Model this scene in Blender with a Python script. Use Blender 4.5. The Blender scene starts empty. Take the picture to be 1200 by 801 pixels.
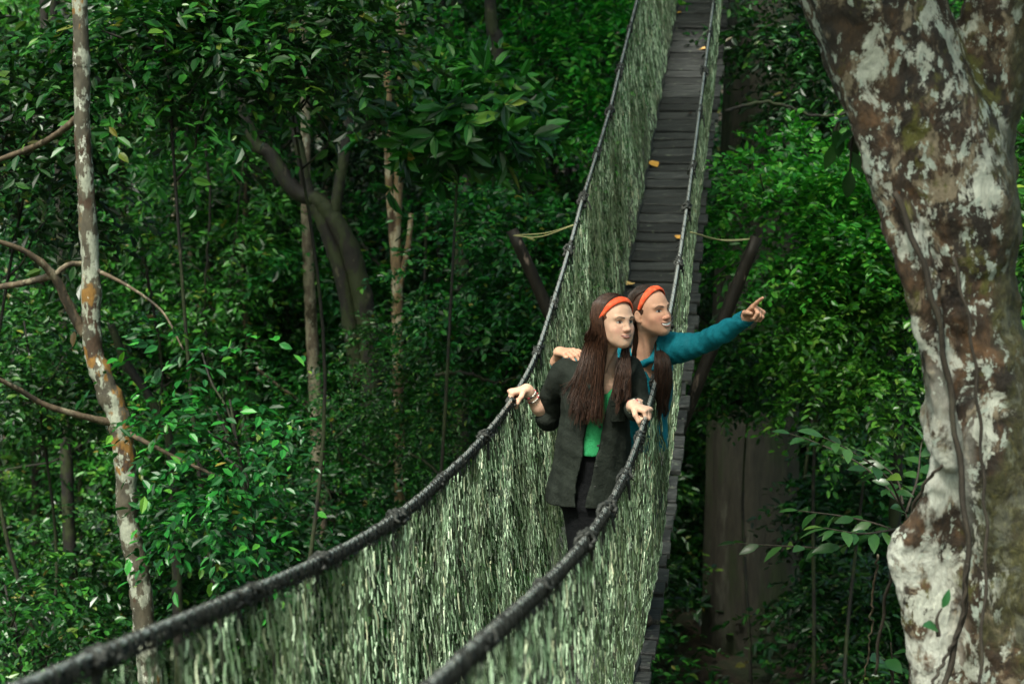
EXPOSURE = 2.1
import bpy, math
import numpy as np
from mathutils import Vector, Matrix

PI = math.pi
RNG = np.random.default_rng(7)
ZC = 7.0                         # camera height above the valley floor
FPX = 2200.0                     # focal length in pixels of a 1200 wide picture
PITCH = math.atan((400.5 - 120.0) / FPX)
sc = bpy.context.scene
COL = sc.collection


def P(px, py, D):
    """the place that lies D metres ahead of the camera under a pixel of the photograph"""
    x = (px - 600.0) / FPX
    y = -(py - 400.5) / FPX
    d = np.array([x, math.cos(PITCH) + y * math.sin(PITCH), -math.sin(PITCH) + y * math.cos(PITCH)])
    return d * (D / d[1]) + np.array([0, 0, ZC])


# ------------------------------------------------------------------ objects
def np_mesh(name, V, F, mats, parent=None, smooth=False, midx=None, org=None):
    """V (n,3), F (m,k) index array or list of such; one mesh object"""
    V = np.asarray(V, dtype=np.float32).reshape(-1, 3)
    if org is None and parent is not None:
        r = parent
        while r.parent is not None:
            r = r.parent
        org = np.array(r.location)
    if org is not None:
        V = V - np.asarray(org, dtype=np.float32)
    Fs = F if isinstance(F, list) else [F]
    Fs = [np.asarray(f, dtype=np.int32) for f in Fs if len(f)]
    loops = np.concatenate([f.ravel() for f in Fs])
    tot = np.concatenate([np.full(len(f), f.shape[1], np.int32) for f in Fs])
    st = np.concatenate([[0], np.cumsum(tot)[:-1]]).astype(np.int32)
    me = bpy.data.meshes.new(name)
    me.vertices.add(len(V)); me.vertices.foreach_set('co', V.ravel())
    me.loops.add(len(loops)); me.loops.foreach_set('vertex_index', loops)
    me.polygons.add(len(tot)); me.polygons.foreach_set('loop_start', st)
    try:
        me.polygons.foreach_set('loop_total', tot)
    except Exception:
        pass
    for m in (mats if isinstance(mats, (list, tuple)) else [mats]):
        me.materials.append(m)
    if midx is not None:
        me.polygons.foreach_set('material_index', np.asarray(midx, np.int32))
    me.polygons.foreach_set('use_smooth', np.full(len(tot), bool(smooth)))
    me.update(calc_edges=True); me.validate()
    o = bpy.data.objects.new(name, me)
    COL.objects.link(o)
    if parent is not None:
        o.parent = parent
    elif org is not None:
        o.location = org
    return o


def tag(o, label=None, cat=None, group=None, kind=None):
    if label: o['label'] = label
    if cat: o['category'] = cat
    if group: o['group'] = group
    if kind: o['kind'] = kind
    return o


def thing(name, label, cat, loc, group=None):
    o = bpy.data.objects.new(name, None); COL.objects.link(o)
    o.empty_display_size = 0.2
    o.location = [float(v) for v in loc]
    return tag(o, label, cat, group)


def dup(root, loc, rz=0.0, s=1.0, label=None, group=None, sz=None):
    r = root.copy(); COL.objects.link(r)
    r.location = [float(v) for v in loc]; r.rotation_euler = (0, 0, rz); r.scale = (s, s, sz or s)
    if label: r['label'] = label
    if group: r['group'] = group
    for ch in list(root.children):
        c = ch.copy(); COL.objects.link(c); c.parent = r
        for g in ch.children:
            d = g.copy(); COL.objects.link(d); d.parent = c
    return r


class MB:
    """collects verts and faces (quads / tris) for one mesh"""
    def __init__(s):
        s.v = []; s.q = []; s.t = []; s.n = 0
    def add(s, V, Q=None, T=None):
        V = np.asarray(V, float).reshape(-1, 3)
        if Q is not None and len(Q): s.q.append(np.asarray(Q, int) + s.n)
        if T is not None and len(T): s.t.append(np.asarray(T, int) + s.n)
        s.v.append(V); s.n += len(V)
        return s
    def build(s, name, mat, parent=None, smooth=False, org=None):
        F = []
        if s.q: F.append(np.concatenate(s.q))
        if s.t: F.append(np.concatenate(s.t))
        return np_mesh(name, np.concatenate(s.v), F, mat, parent, smooth, org=org)


def unit(v):
    v = np.asarray(v, float)
    return v / np.maximum(np.linalg.norm(v, axis=-1, keepdims=True), 1e-9)


def resample(pts, n):
    """smooth Catmull-Rom path through pts (k,d)"""
    p = np.asarray(pts, float)
    if len(p) < 3:
        t = np.linspace(0, 1, n)[:, None]
        return p[0] * (1 - t) + p[-1] * t
    q = np.concatenate([[2 * p[0] - p[1]], p, [2 * p[-1] - p[-2]]])
    u = np.linspace(0, len(p) - 1 - 1e-6, n); i = u.astype(int); f = (u - i)[:, None]
    a, b, c, d = q[i], q[i + 1], q[i + 2], q[i + 3]
    return 0.5 * (2 * b + (c - a) * f + (2 * a - 5 * b + 4 * c - d) * f ** 2 + (3 * b - a - 3 * c + d) * f ** 3)


def tube(mb, pts, rad, seg=8, cap=True, bump=0.0, rng=RNG, ridge=0.0):
    pts = np.asarray(pts, float); n = len(pts)
    rad = np.broadcast_to(np.asarray(rad, float), (n,)) if np.ndim(rad) < 2 else np.asarray(rad)
    T = unit(np.gradient(pts, axis=0))
    ref = np.array([0.31, 0.87, 0.12]) if abs(T[0][2]) > .6 else np.array([0, 0, 1.0])
    A = unit(np.cross(T, ref)); B = np.cross(T, A)
    an = np.arange(seg) * 2 * PI / seg
    r = rad[:, None] * np.ones((1, seg))
    if bump:
        r = r * (1 + bump * rng.normal(0, 1, (n, seg)))
    if ridge: r = r * (1 + ridge * (np.sin(5 * an + 1)[None] + .7 * np.sin(9 * an[None] + np.linspace(0, 2.5, n)[:, None]) + .4 * np.sin(14 * an + 2)[None]))
    V = pts[:, None, :] + (np.cos(an)[None, :, None] * A[:, None, :] + np.sin(an)[None, :, None] * B[:, None, :]) * r[:, :, None]
    i = np.arange(n - 1)[:, None] * seg; j = np.arange(seg)[None, :]; k = (j + 1) % seg
    Q = np.stack([i + j, i + k, i + seg + k, i + seg + j], -1).reshape(-1, 4)
    V = V.reshape(-1, 3); Tt = []
    if cap:
        V = np.concatenate([V, [pts[0], pts[-1]]])
        jj = np.arange(seg); kk = (jj + 1) % seg
        Tt = np.concatenate([np.stack([kk, jj, np.full(seg, n * seg)], -1), np.stack([(n - 1) * seg + jj, (n - 1) * seg + kk, np.full(seg, n * seg + 1)], -1)])
    mb.add(V, Q, Tt)
    return mb


def box(mb, c, ax, half):
    """box at c with axes ax (3,3 rows) and half sizes, small chamfer-free"""
    c = np.asarray(c, float); ax = np.asarray(ax, float)
    s = np.array([[x, y, z] for x in (-1, 1) for y in (-1, 1) for z in (-1, 1)], float)
    V = c + (s * np.asarray(half)) @ ax
    Q = [[0, 1, 3, 2], [4, 6, 7, 5], [0, 4, 5, 1], [2, 3, 7, 6], [0, 2, 6, 4], [1, 5, 7, 3]]
    return mb.add(V, Q)


# ------------------------------------------------------------------ signed distance fields -> one smooth skin
class SDF:
    def __init__(s, lo, hi, h):
        s.lo = np.asarray(lo, float); s.h = h
        s.n = np.ceil((np.asarray(hi, float) - s.lo) / h).astype(int) + 1
        s.g = np.full(s.n, 1.0, np.float32)
    def sub(s, lo, hi):
        a = np.clip(np.floor((np.asarray(lo) - s.lo) / s.h).astype(int), 0, s.n)
        b = np.clip(np.ceil((np.asarray(hi) - s.lo) / s.h).astype(int) + 1, 0, s.n)
        if (b <= a).any(): return None, None
        ax = [(s.lo[i] + s.h * np.arange(a[i], b[i])).astype(np.float32) for i in range(3)]
        X, Y, Z = np.meshgrid(*ax, indexing='ij', sparse=True)
        return tuple(slice(a[i], b[i]) for i in range(3)), (X, Y, Z)
    def mix(s, sl, d, k):
        a = s.g[sl]
        if k > 0:
            h = np.maximum(k - np.abs(a - d), 0) / k
            s.g[sl] = np.minimum(a, d) - h * h * k * .25
        else:
            s.g[sl] = np.minimum(a, d)
    def carve(s, sl, d, k=0.0):
        a = s.g[sl]; d = -d
        if k > 0:
            h = np.maximum(k - np.abs(a - d), 0) / k
            s.g[sl] = np.maximum(a, d) + h * h * k * .25
        else:
            s.g[sl] = np.maximum(a, d)
    def cone(s, a, b, ra, rb, k=0.0, cut=False):
        a = np.asarray(a, float); b = np.asarray(b, float); m = max(ra, rb) + k + 4 * s.h
        sl, X = s.sub(np.minimum(a, b) - m, np.maximum(a, b) + m)
        if sl is None: return
        ab = b - a; L = max(ab @ ab, 1e-9)
        t = ((X[0] - a[0]) * ab[0] + (X[1] - a[1]) * ab[1] + (X[2] - a[2]) * ab[2]) / L
        t = np.clip(t, 0, 1)
        d = np.sqrt((X[0] - a[0] - t * ab[0]) ** 2 + (X[1] - a[1] - t * ab[1]) ** 2 + (X[2] - a[2] - t * ab[2]) ** 2) - (ra + (rb - ra) * t)
        (s.carve if cut else s.mix)(sl, d, k)
    def chain(s, pts, rad, k=0.0):
        for i in range(len(pts) - 1):
            s.cone(pts[i], pts[i + 1], rad[i], rad[i + 1], k)
    def ell(s, c, r, R=None, k=0.0, cut=False):
        """ellipsoid; R rows = local axes"""
        c = np.asarray(c, float); r = np.asarray(r, float); m = r.max() + k + 4 * s.h
        sl, X = s.sub(c - m, c + m)
        if sl is None: return
        R = np.eye(3) if R is None else np.asarray(R)
        dx, dy, dz = X[0] - c[0], X[1] - c[1], X[2] - c[2]
        q = [(R[i, 0] * dx + R[i, 1] * dy + R[i, 2] * dz) / r[i] for i in range(3)]
        k0 = np.sqrt(q[0] ** 2 + q[1] ** 2 + q[2] ** 2); k1 = np.sqrt((q[0] / r[0]) ** 2 + (q[1] / r[1]) ** 2 + (q[2] / r[2]) ** 2)
        d = np.where(k0 < 1e-3, -r.min(), k0 * (k0 - 1) / np.maximum(k1, 1e-6))
        (s.carve if cut else s.mix)(sl, d.astype(np.float32), k)
    def loft(s, lev, yaw, k=0.0, cutter=None):
        """lev rows (x, y, z, half width, half depth) by rising z; yaw turns the width axis about z"""
        L = np.asarray(lev, float); L = L[np.argsort(L[:, 2])]
        m = max(L[:, 3].max(), L[:, 4].max()) + k + 4 * s.h
        sl, X = s.sub([L[:, 0].min() - m, L[:, 1].min() - m, L[0, 2] - k - 4 * s.h], [L[:, 0].max() + m, L[:, 1].max() + m, L[-1, 2] + k + 4 * s.h])
        z = np.clip(X[2].ravel(), L[0, 2], L[-1, 2])
        dense = resample(L, 60); o = np.argsort(dense[:, 2]); dense = dense[o]
        f = [np.interp(z, dense[:, 2], dense[:, i]).reshape(1, 1, -1) for i in (0, 1, 3, 4)]
        dx, dy = X[0] - f[0], X[1] - f[1]
        u = dx * math.cos(yaw) + dy * math.sin(yaw); v = -dx * math.sin(yaw) + dy * math.cos(yaw)
        q = np.sqrt((u / f[2]) ** 2 + (v / f[3]) ** 2)
        k1 = np.sqrt((u / f[2] ** 2) ** 2 + (v / f[3] ** 2) ** 2)
        d = np.where(q < 1e-3, -np.minimum(f[2], f[3]), q * (q - 1) / np.maximum(k1, 1e-6))
        zc = X[2] * np.ones_like(d)
        d = np.maximum(d, np.maximum(L[0, 2] - zc, zc - L[-1, 2]))
        if cutter is not None:
            d = cutter(d, u, v, zc, f)
        s.mix(sl, d.astype(np.float32), k)
    def warp(s, amp, fr, seed=0, lo=None, hi=None, sc=(1, 1, 1)):
        r = np.random.default_rng(seed)
        sl, X = s.sub(s.lo if lo is None else lo, (s.lo + s.h * s.n) if hi is None else hi)
        w = 0
        for i in range(7):
            d = r.normal(0, 1, 3); d /= np.linalg.norm(d); d = d * np.array(sc); q = fr * r.uniform(.6, 1.8)
            w = w + np.sin(q * (d[0] * X[0] + d[1] * X[1] + d[2] * X[2]) + r.uniform(0, 6))
        s.g[sl] += (amp * w / 2.6).astype(np.float32)
    def at(s, p):
        q = (np.asarray(p) - s.lo) / s.h; i = np.clip(q.astype(int), 0, s.n - 2); f = q - i; out = 0
        for dx in (0, 1):
            for dy in (0, 1):
                for dz in (0, 1):
                    w = np.abs(1 - dx - f[..., 0]) * np.abs(1 - dy - f[..., 1]) * np.abs(1 - dz - f[..., 2])
                    out = out + w * s.g[i[..., 0] + dx, i[..., 1] + dy, i[..., 2] + dz]
        return out
    def mesh(s):
        """naive surface nets"""
        g = s.g; n = np.array(g.shape)
        g[[0, -1]] = np.maximum(g[[0, -1]], s.h); g[:, [0, -1]] = np.maximum(g[:, [0, -1]], s.h); g[:, :, [0, -1]] = np.maximum(g[:, :, [0, -1]], s.h)
        ins = g < 0
        cnt = np.zeros(n - 1, np.int8)
        for dx in (0, 1):
            for dy in (0, 1):
                for dz in (0, 1):
                    cnt += ins[dx:n[0] - 1 + dx, dy:n[1] - 1 + dy, dz:n[2] - 1 + dz]
        cells = np.argwhere((cnt > 0) & (cnt < 8))
        idx = np.full(n - 1, -1, np.int64); idx[tuple(cells.T)] = np.arange(len(cells))
        acc = np.zeros((len(cells), 3)); num = np.zeros(len(cells))
        cor = [np.array([x, y, z]) for x in (0, 1) for y in (0, 1) for z in (0, 1)]
        val = [g[tuple((cells + c).T)] for c in cor]
        for a in range(8):
            for b in range(a + 1, 8):
                if np.abs(cor[a] - cor[b]).sum() != 1: continue
                m = (val[a] < 0) != (val[b] < 0)
                t = np.where(m, val[a] / np.where(m, val[a] - val[b], 1), 0)
                acc += np.where(m[:, None], cor[a] + t[:, None] * (cor[b] - cor[a]), 0); num += m
        V = s.lo + s.h * (cells + acc / num[:, None])
        Q = []
        for ax in range(3):
            o1, o2 = [(1, 2), (2, 0), (0, 1)][ax]
            s0 = [slice(None)] * 3; s1 = [slice(None)] * 3; s0[ax] = slice(0, -1); s1[ax] = slice(1, None)
            A = ins[tuple(s0)]; B = ins[tuple(s1)]
            e = np.argwhere(A != B)
            ok = (e[:, o1] > 0) & (e[:, o2] > 0) & (e[:, o1] < n[o1] - 1) & (e[:, o2] < n[o2] - 1)
            e = e[ok]; fl = A[tuple(e.T)]
            c = []
            for (p, q) in ((1, 1), (0, 1), (0, 0), (1, 0)):
                w = e.copy(); w[:, o1] -= p; w[:, o2] -= q; c.append(idx[tuple(w.T)])
            c = np.stack(c, 1)
            c[~fl] = c[~fl][:, ::-1]
            Q.append(c)
        return V, np.concatenate(Q)


# ------------------------------------------------------------------ materials
def mat(name):
    m = bpy.data.materials.new(name); m.use_nodes = True
    nt = m.node_tree; nt.nodes.clear()
    out = nt.nodes.new('ShaderNodeOutputMaterial')
    b = nt.nodes.new('ShaderNodeBsdfPrincipled')
    nt.links.new(b.outputs[0], out.inputs[0])
    return m, nt, b, out


def N(nt, t, **kw):
    n = nt.nodes.new(t)
    for k, v in kw.items():
        if k.startswith('i_'):
            n.inputs[k[2:].replace('_', ' ')].default_value = v
        else:
            setattr(n, k, v)
    return n


def ramp(nt, fac, stops, interp='LINEAR'):
    r = nt.nodes.new('ShaderNodeValToRGB'); r.color_ramp.interpolation = interp
    el = r.color_ramp.elements
    while len(el) < len(stops): el.new(0.5)
    for e, (p, c) in zip(el, stops):
        e.position = p; e.color = (c[0], c[1], c[2], 1)
    nt.links.new(fac, r.inputs[0])
    return r.outputs[0]


def mixc(nt, fac, a, b, mode='MIX'):
    m = nt.nodes.new('ShaderNodeMix'); m.data_type = 'RGBA'; m.blend_type = mode
    for s, v in ((0, fac), (6, a), (7, b)):
        if hasattr(v, 'links') or hasattr(v, 'is_linked'):
            nt.links.new(v, m.inputs[s])
        else:
            m.inputs[s].default_value = v if s == 0 else (*v, 1) if len(v) == 3 else v
    return m.outputs[2]


def noise(nt, vec, scale, detail=4, rough=.55, dim=None):
    n = nt.nodes.new('ShaderNodeTexNoise'); n.inputs['Scale'].default_value = scale
    n.inputs['Detail'].default_value = detail; n.inputs['Roughness'].default_value = rough
    if vec is not None: nt.links.new(vec, n.inputs['Vector'])
    return n.outputs[0]


def objco(nt, scale=None):
    t = nt.nodes.new('ShaderNodeTexCoord')
    if scale is None: return t.outputs['Object']
    m = nt.nodes.new('ShaderNodeMapping'); m.inputs['Scale'].default_value = scale
    nt.links.new(t.outputs['Object'], m.inputs[0]); return m.outputs[0]


def bump(nt, b, h, strength=.4, dist=.01):
    n = nt.nodes.new('ShaderNodeBump'); n.inputs['Strength'].default_value = strength; n.inputs['Distance'].default_value = dist
    nt.links.new(h, n.inputs['Height']); nt.links.new(n.outputs[0], b.inputs['Normal'])


def leaf_mat(name, stops, rough=.34, trans=.25, spec=.5):
    """stops: colours over the leaves of one crown"""
    m, nt, b, out = mat(name)
    g = nt.nodes.new('ShaderNodeNewGeometry')
    c = ramp(nt, g.outputs['Random Per Island'], stops)
    oi = nt.nodes.new('ShaderNodeObjectInfo')
    h = N(nt, 'ShaderNodeHueSaturation')
    v = N(nt, 'ShaderNodeMapRange'); v.inputs[3].default_value = .65; v.inputs[4].default_value = 1.25
    nt.links.new(oi.outputs['Random'], v.inputs[0]); nt.links.new(v.outputs[0], h.inputs['Value'])
    nt.links.new(c, h.inputs['Color'])
    hv = N(nt, 'ShaderNodeMath', operation='MULTIPLY'); hv.inputs[1].default_value = 7.31; nt.links.new(oi.outputs['Random'], hv.inputs[0])
    hf = N(nt, 'ShaderNodeMath', operation='FRACT'); nt.links.new(hv.outputs[0], hf.inputs[0])
    hr = N(nt, 'ShaderNodeMapRange'); hr.inputs[3].default_value = .488; hr.inputs[4].default_value = .524; nt.links.new(hf.outputs[0], hr.inputs[0]); nt.links.new(hr.outputs[0], h.inputs['Hue'])
    nt.links.new(h.outputs[0], b.inputs['Base Color'])
    b.inputs['Roughness'].default_value = rough; b.inputs['Specular IOR Level'].default_value = spec
    if trans > 0:
        t = nt.nodes.new('ShaderNodeBsdfTranslucent')
        y = mixc(nt, 1.0, h.outputs[0], (1.0, 1.25, .5), 'MULTIPLY'); nt.links.new(y, t.inputs[0])
        mx = nt.nodes.new('ShaderNodeMixShader'); mx.inputs[0].default_value = trans
        nt.links.new(b.outputs[0], mx.inputs[1]); nt.links.new(t.outputs[0], mx.inputs[2])
        nt.links.new(mx.outputs[0], out.inputs[0])
    return m


def bark_mat(name, base, patches, scale=3.0, rough=.75, stretch=(1, 1, .55), bstr=.6):
    """patches: list of (colour, threshold, noise scale, softness)"""
    m, nt, b, out = mat(name)
    co = objco(nt, stretch)
    n0 = noise(nt, co, scale * 6, 6, .65)
    c = ramp(nt, n0, [(.3, [v * .45 for v in base]), (.7, [min(1, v * 1.5) for v in base])])
    for i, (pc, th, s, soft) in enumerate(patches):
        mp = nt.nodes.new('ShaderNodeMapping'); mp.inputs['Location'].default_value = (3.1 * i + 1, 7.7 * i, 2.3 * i)
        nt.links.new(co, mp.inputs[0])
        f = noise(nt, mp.outputs[0], s, 5, .62)
        k = ramp(nt, f, [(th, (0, 0, 0)), (min(.999, th + soft), (1, 1, 1))])
        fine = noise(nt, mp.outputs[0], s * 9, 4, .7)
        pv = ramp(nt, fine, [(.3, [v * .6 for v in pc]), (.65, pc)])
        c = mixc(nt, k, c, pv)
    nt.links.new(c, b.inputs['Base Color'])
    b.inputs['Roughness'].default_value = rough
    bump(nt, b, n0, bstr, .02)
    return m
# ------------------------------------------------------------------ camera, light
cam_d = bpy.data.cameras.new('camera'); cam = bpy.data.objects.new('camera', cam_d); COL.objects.link(cam)
cam_d.sensor_width = 36.0; cam_d.lens = FPX / 1200 * 36.0
cam.location = (0, 0, ZC); cam.rotation_euler = (PI / 2 - PITCH, 0, 0)
cam_d.clip_start = 0.05; cam_d.clip_end = 500
cam_d.dof.use_dof = True; cam_d.dof.focus_distance = 7.85; cam_d.dof.aperture_fstop = 4.6
sc.camera = cam

w = bpy.data.worlds.new('World'); sc.world = w; w.use_nodes = True
wn = w.node_tree; bg = wn.nodes['Background']
sky = wn.nodes.new('ShaderNodeTexSky'); sky.sky_type = 'NISHITA'; sky.sun_disc = False
SUN_EL, SUN_AZ = math.radians(56), math.radians(205)   # azimuth measured from +Y (ahead) clockwise: behind the camera, to its left
sky.sun_elevation = SUN_EL; sky.sun_rotation = SUN_AZ
sky.air_density = 1.0; sky.dust_density = 5.0; sky.ozone_density = 0.6
tn = wn.nodes.new('ShaderNodeMix'); tn.data_type = 'RGBA'; tn.blend_type = 'MULTIPLY'; tn.inputs[0].default_value = 1; tn.inputs[7].default_value = (.92, 1.06, .86, 1)
wn.links.new(sky.outputs[0], tn.inputs[6]); wn.links.new(tn.outputs[2], bg.inputs[0]); bg.inputs[1].default_value = 0.05
sun_d = bpy.data.lights.new('sun', 'SUN'); sun = bpy.data.objects.new('sun', sun_d); COL.objects.link(sun)
sun_d.energy = 1.5; sun_d.angle = math.radians(11); sun_d.color = (1.0, .98, .90)
sd = Vector((math.sin(SUN_AZ) * math.cos(SUN_EL), math.cos(SUN_AZ) * math.cos(SUN_EL), math.sin(SUN_EL)))
sun.rotation_euler = sd.to_track_quat('Z', 'Y').to_euler()
sun.location = sd * 40

vs = sc.view_settings; vs.view_transform = 'Standard'; vs.look = 'None'; vs.gamma = 1.0; vs.use_curve_mapping = False
vs.exposure = EXPOSURE
sc.render.engine = 'CYCLES'
cy = sc.cycles; cy.use_denoising = True; cy.max_bounces = 6; cy.diffuse_bounces = 3; cy.glossy_bounces = 2
cy.transmission_bounces = 3; cy.transparent_max_bounces = 4; cy.caustics_reflective = False; cy.caustics_refractive = False
cy.sample_clamp_indirect = 4.0

# ------------------------------------------------------------------ ground
def G(x, y):
    x = np.asarray(x, float); y = np.asarray(y, float)
    far = np.clip(y - 32, 0, 60)
    return .45 + .13 * np.clip(x, -8, 12) + far * .16 + .18 * np.sin(x * .8 + y * .3) + .14 * np.sin(x * .33 - y * .9 + 1)

m_soil, nt, b, out = mat('forest_soil')
co = objco(nt)
n1 = noise(nt, co, 9, 8, .7)
c = ramp(nt, n1, [(.3, (.012, .008, .005)), (.5, (.035, .022, .012)), (.7, (.075, .05, .026))])
n2 = noise(nt, co, .9, 4)
nt.links.new(mixc(nt, ramp(nt, n2, [(.45, (0, 0, 0)), (.62, (1, 1, 1))]), c, (.012, .035, .009)), b.inputs['Base Color'])
b.inputs['Roughness'].default_value = .8; bump(nt, b, n1, .9, .06)
gx = np.concatenate([np.linspace(-120, -24, 13)[:-1], np.linspace(-24, 24, 97), np.linspace(24, 120, 13)[1:]])
gy = np.concatenate([np.linspace(-60, -4, 8)[:-1], np.linspace(-4, 60, 129), np.linspace(60, 160, 14)[1:]])
X, Y = np.meshgrid(gx, gy, indexing='ij'); Z = G(X, Y) + .05 * RNG.normal(0, 1, X.shape)
i = (np.arange(len(gx) - 1)[:, None] * len(gy) + np.arange(len(gy) - 1)[None]).ravel()
o = np_mesh('ground', np.stack([X, Y, Z], -1).reshape(-1, 3), np.stack([i, i + len(gy), i + len(gy) + 1, i + 1], -1), m_soil, smooth=True)
tag(o, 'dark leaf littered forest floor rising behind the trees', 'ground', kind='structure')

# ------------------------------------------------------------------ the bridge: a sagging line in plan (s along, r across)
U2 = np.array([math.sin(math.radians(8)), math.cos(math.radians(8))]); N2 = np.array([U2[1], -U2[0]]); O2 = np.array([-1.0990, .1536])
COEF = [-0.00035378, 0.0112166, -0.09131213, 0.13996274, -0.79004355]
H_ROPE = 1.17
R_ROPE = (0.0, 0.60); R_NET = (0.125, 0.548); R_DECK = (0.055, 0.615)

def zrope(s):
    s = np.asarray(s, float)
    z = np.polyval(COEF, np.clip(s, 2.9, 12.4)); d = np.polyder(COEF)
    z = z + np.where(s < 2.9, (s - 2.9) * np.polyval(d, 2.9), 0) + np.where(s > 12.4, (s - 12.4) * np.polyval(d, 12.4), 0)
    return z + ZC

def zdeck(s): return zrope(s) - H_ROPE
def bp(s, r, z):
    s = np.asarray(s, float); r = np.asarray(r, float)
    return np.stack([O2[0] + U2[0] * s + N2[0] * r, O2[1] + U2[1] * s + N2[1] * r, np.broadcast_to(z, np.broadcast(s, r).shape)], -1)

KN_S = np.array([2.91, 3.75, 4.57, 5.42, 6.22, 7.11, 7.90, 8.74, 9.42, 10.17, 10.8, 11.72, 12.68, 13.41])
KN_D = np.array([.005, .001, -.002, -.010, -.023, -.003, .032, .056, .006, -.025, -.06, -.014, .04, .02])
def zside(side, s):
    z = zrope(s)
    if side: return z
    f = np.linspace(2, 15, 400); g = np.interp(f, KN_S, KN_D); g = np.convolve(np.pad(g, 6, 'edge'), np.ones(13) / 13, 'valid')
    return z - np.interp(s, f, g)
def ropept(side, s): return bp(s, R_ROPE[side], zside(side, s))

def on_deck(px, py):
    """where the line of sight under a pixel meets the deck"""
    D = np.linspace(5, 21, 3000)
    q = np.array([P(px, py, d) for d in (1.0,)])[0] - np.array([0, 0, ZC])
    q = q[None] * D[:, None] + np.array([0, 0, ZC])
    s = (q[:, :2] - O2) @ U2
    k = np.argmax(np.diff(np.sign(q[:, 2] - zdeck(s))) != 0)
    return s[k], float((q[k, :2] - O2) @ N2)

S0, S1 = 1.3, 21.0
m_plank, nt, b, out = mat('wet_plank_wood')
co = objco(nt, (2.2, 26, 26)); g = noise(nt, co, 1.6, 6, .65)
oi = nt.nodes.new('ShaderNodeObjectInfo')
c = ramp(nt, g, [(.28, (.009, .010, .010)), (.55, (.031, .033, .032)), (.78, (.090, .094, .090))])
hs = N(nt, 'ShaderNodeHueSaturation'); mr = N(nt, 'ShaderNodeMapRange'); mr.inputs[3].default_value = .55; mr.inputs[4].default_value = 1.45
nt.links.new(oi.outputs['Random'], mr.inputs[0]); nt.links.new(mr.outputs[0], hs.inputs['Value']); nt.links.new(c, hs.inputs['Color'])
co2 = objco(nt); lich = noise(nt, co2, 22, 3)
nt.links.new(mixc(nt, ramp(nt, lich, [(.64, (0, 0, 0)), (.72, (.7, .7, .7))]), hs.outputs[0], (.13, .15, .11)), b.inputs['Base Color'])
b.inputs['Roughness'].default_value = .62; b.inputs['Specular IOR Level'].default_value = .35; bump(nt, b, g, .5, .01)

m_cable, nt, b, out = mat('steel_cable')
tw = nt.nodes.new('ShaderNodeTexWave'); tw.inputs['Scale'].default_value = 40; tw.inputs['Distortion'].default_value = 1
nt.links.new(objco(nt), tw.inputs[0])
nt.links.new(ramp(nt, tw.outputs[1], [(0, (.26, .28, .27)), (1, (.46, .48, .46))]), b.inputs['Base Color'])
b.inputs['Metallic'].default_value = .45; b.inputs['Roughness'].default_value = .27; bump(nt, b, tw.outputs[1], .5, .003)

m_lash, nt, b, out = mat('dark_lashing_rope')
ln = noise(nt, objco(nt), 120, 3)
nt.links.new(ramp(nt, ln, [(.35, (.005, .006, .005)), (.7, (.026, .029, .024))]), b.inputs['Base Color']); b.inputs['Roughness'].default_value = .7

m_net, nt, b, out = mat('algae_net_cord_painted_glints')
geo = nt.nodes.new('ShaderNodeNewGeometry')
c = ramp(nt, geo.outputs['Random Per Island'], [(0, (.010, .016, .008)), (.25, (.035, .06, .028)), (.45, (.11, .20, .10)), (.68, (.30, .46, .28)), (.90, (.58, .74, .52)), (1, (.62, .62, .40))])  # palest cords are painted wet highlights, over the algae green
ln = noise(nt, objco(nt), 1.3, 4)
nt.links.new(mixc(nt, ramp(nt, ln, [(.42, (0, 0, 0)), (.6, (.75, .75, .75))]), c, (.045, .075, .022)), b.inputs['Base Color'])
b.inputs['Roughness'].default_value = .5

m_cord, nt, b, out = mat('dark_green_cord')
nt.links.new(ramp(nt, noise(nt, objco(nt), 40, 3), [(.35, (.010, .016, .008)), (.7, (.07, .11, .055))]), b.inputs['Base Color']); b.inputs['Roughness'].default_value = .6

bridge = thing('suspension_footbridge', 'long narrow sagging footbridge of dark planks between pale green rope nets', 'suspension bridge', bp(8.0, .33, zdeck(8.0)))

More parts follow.
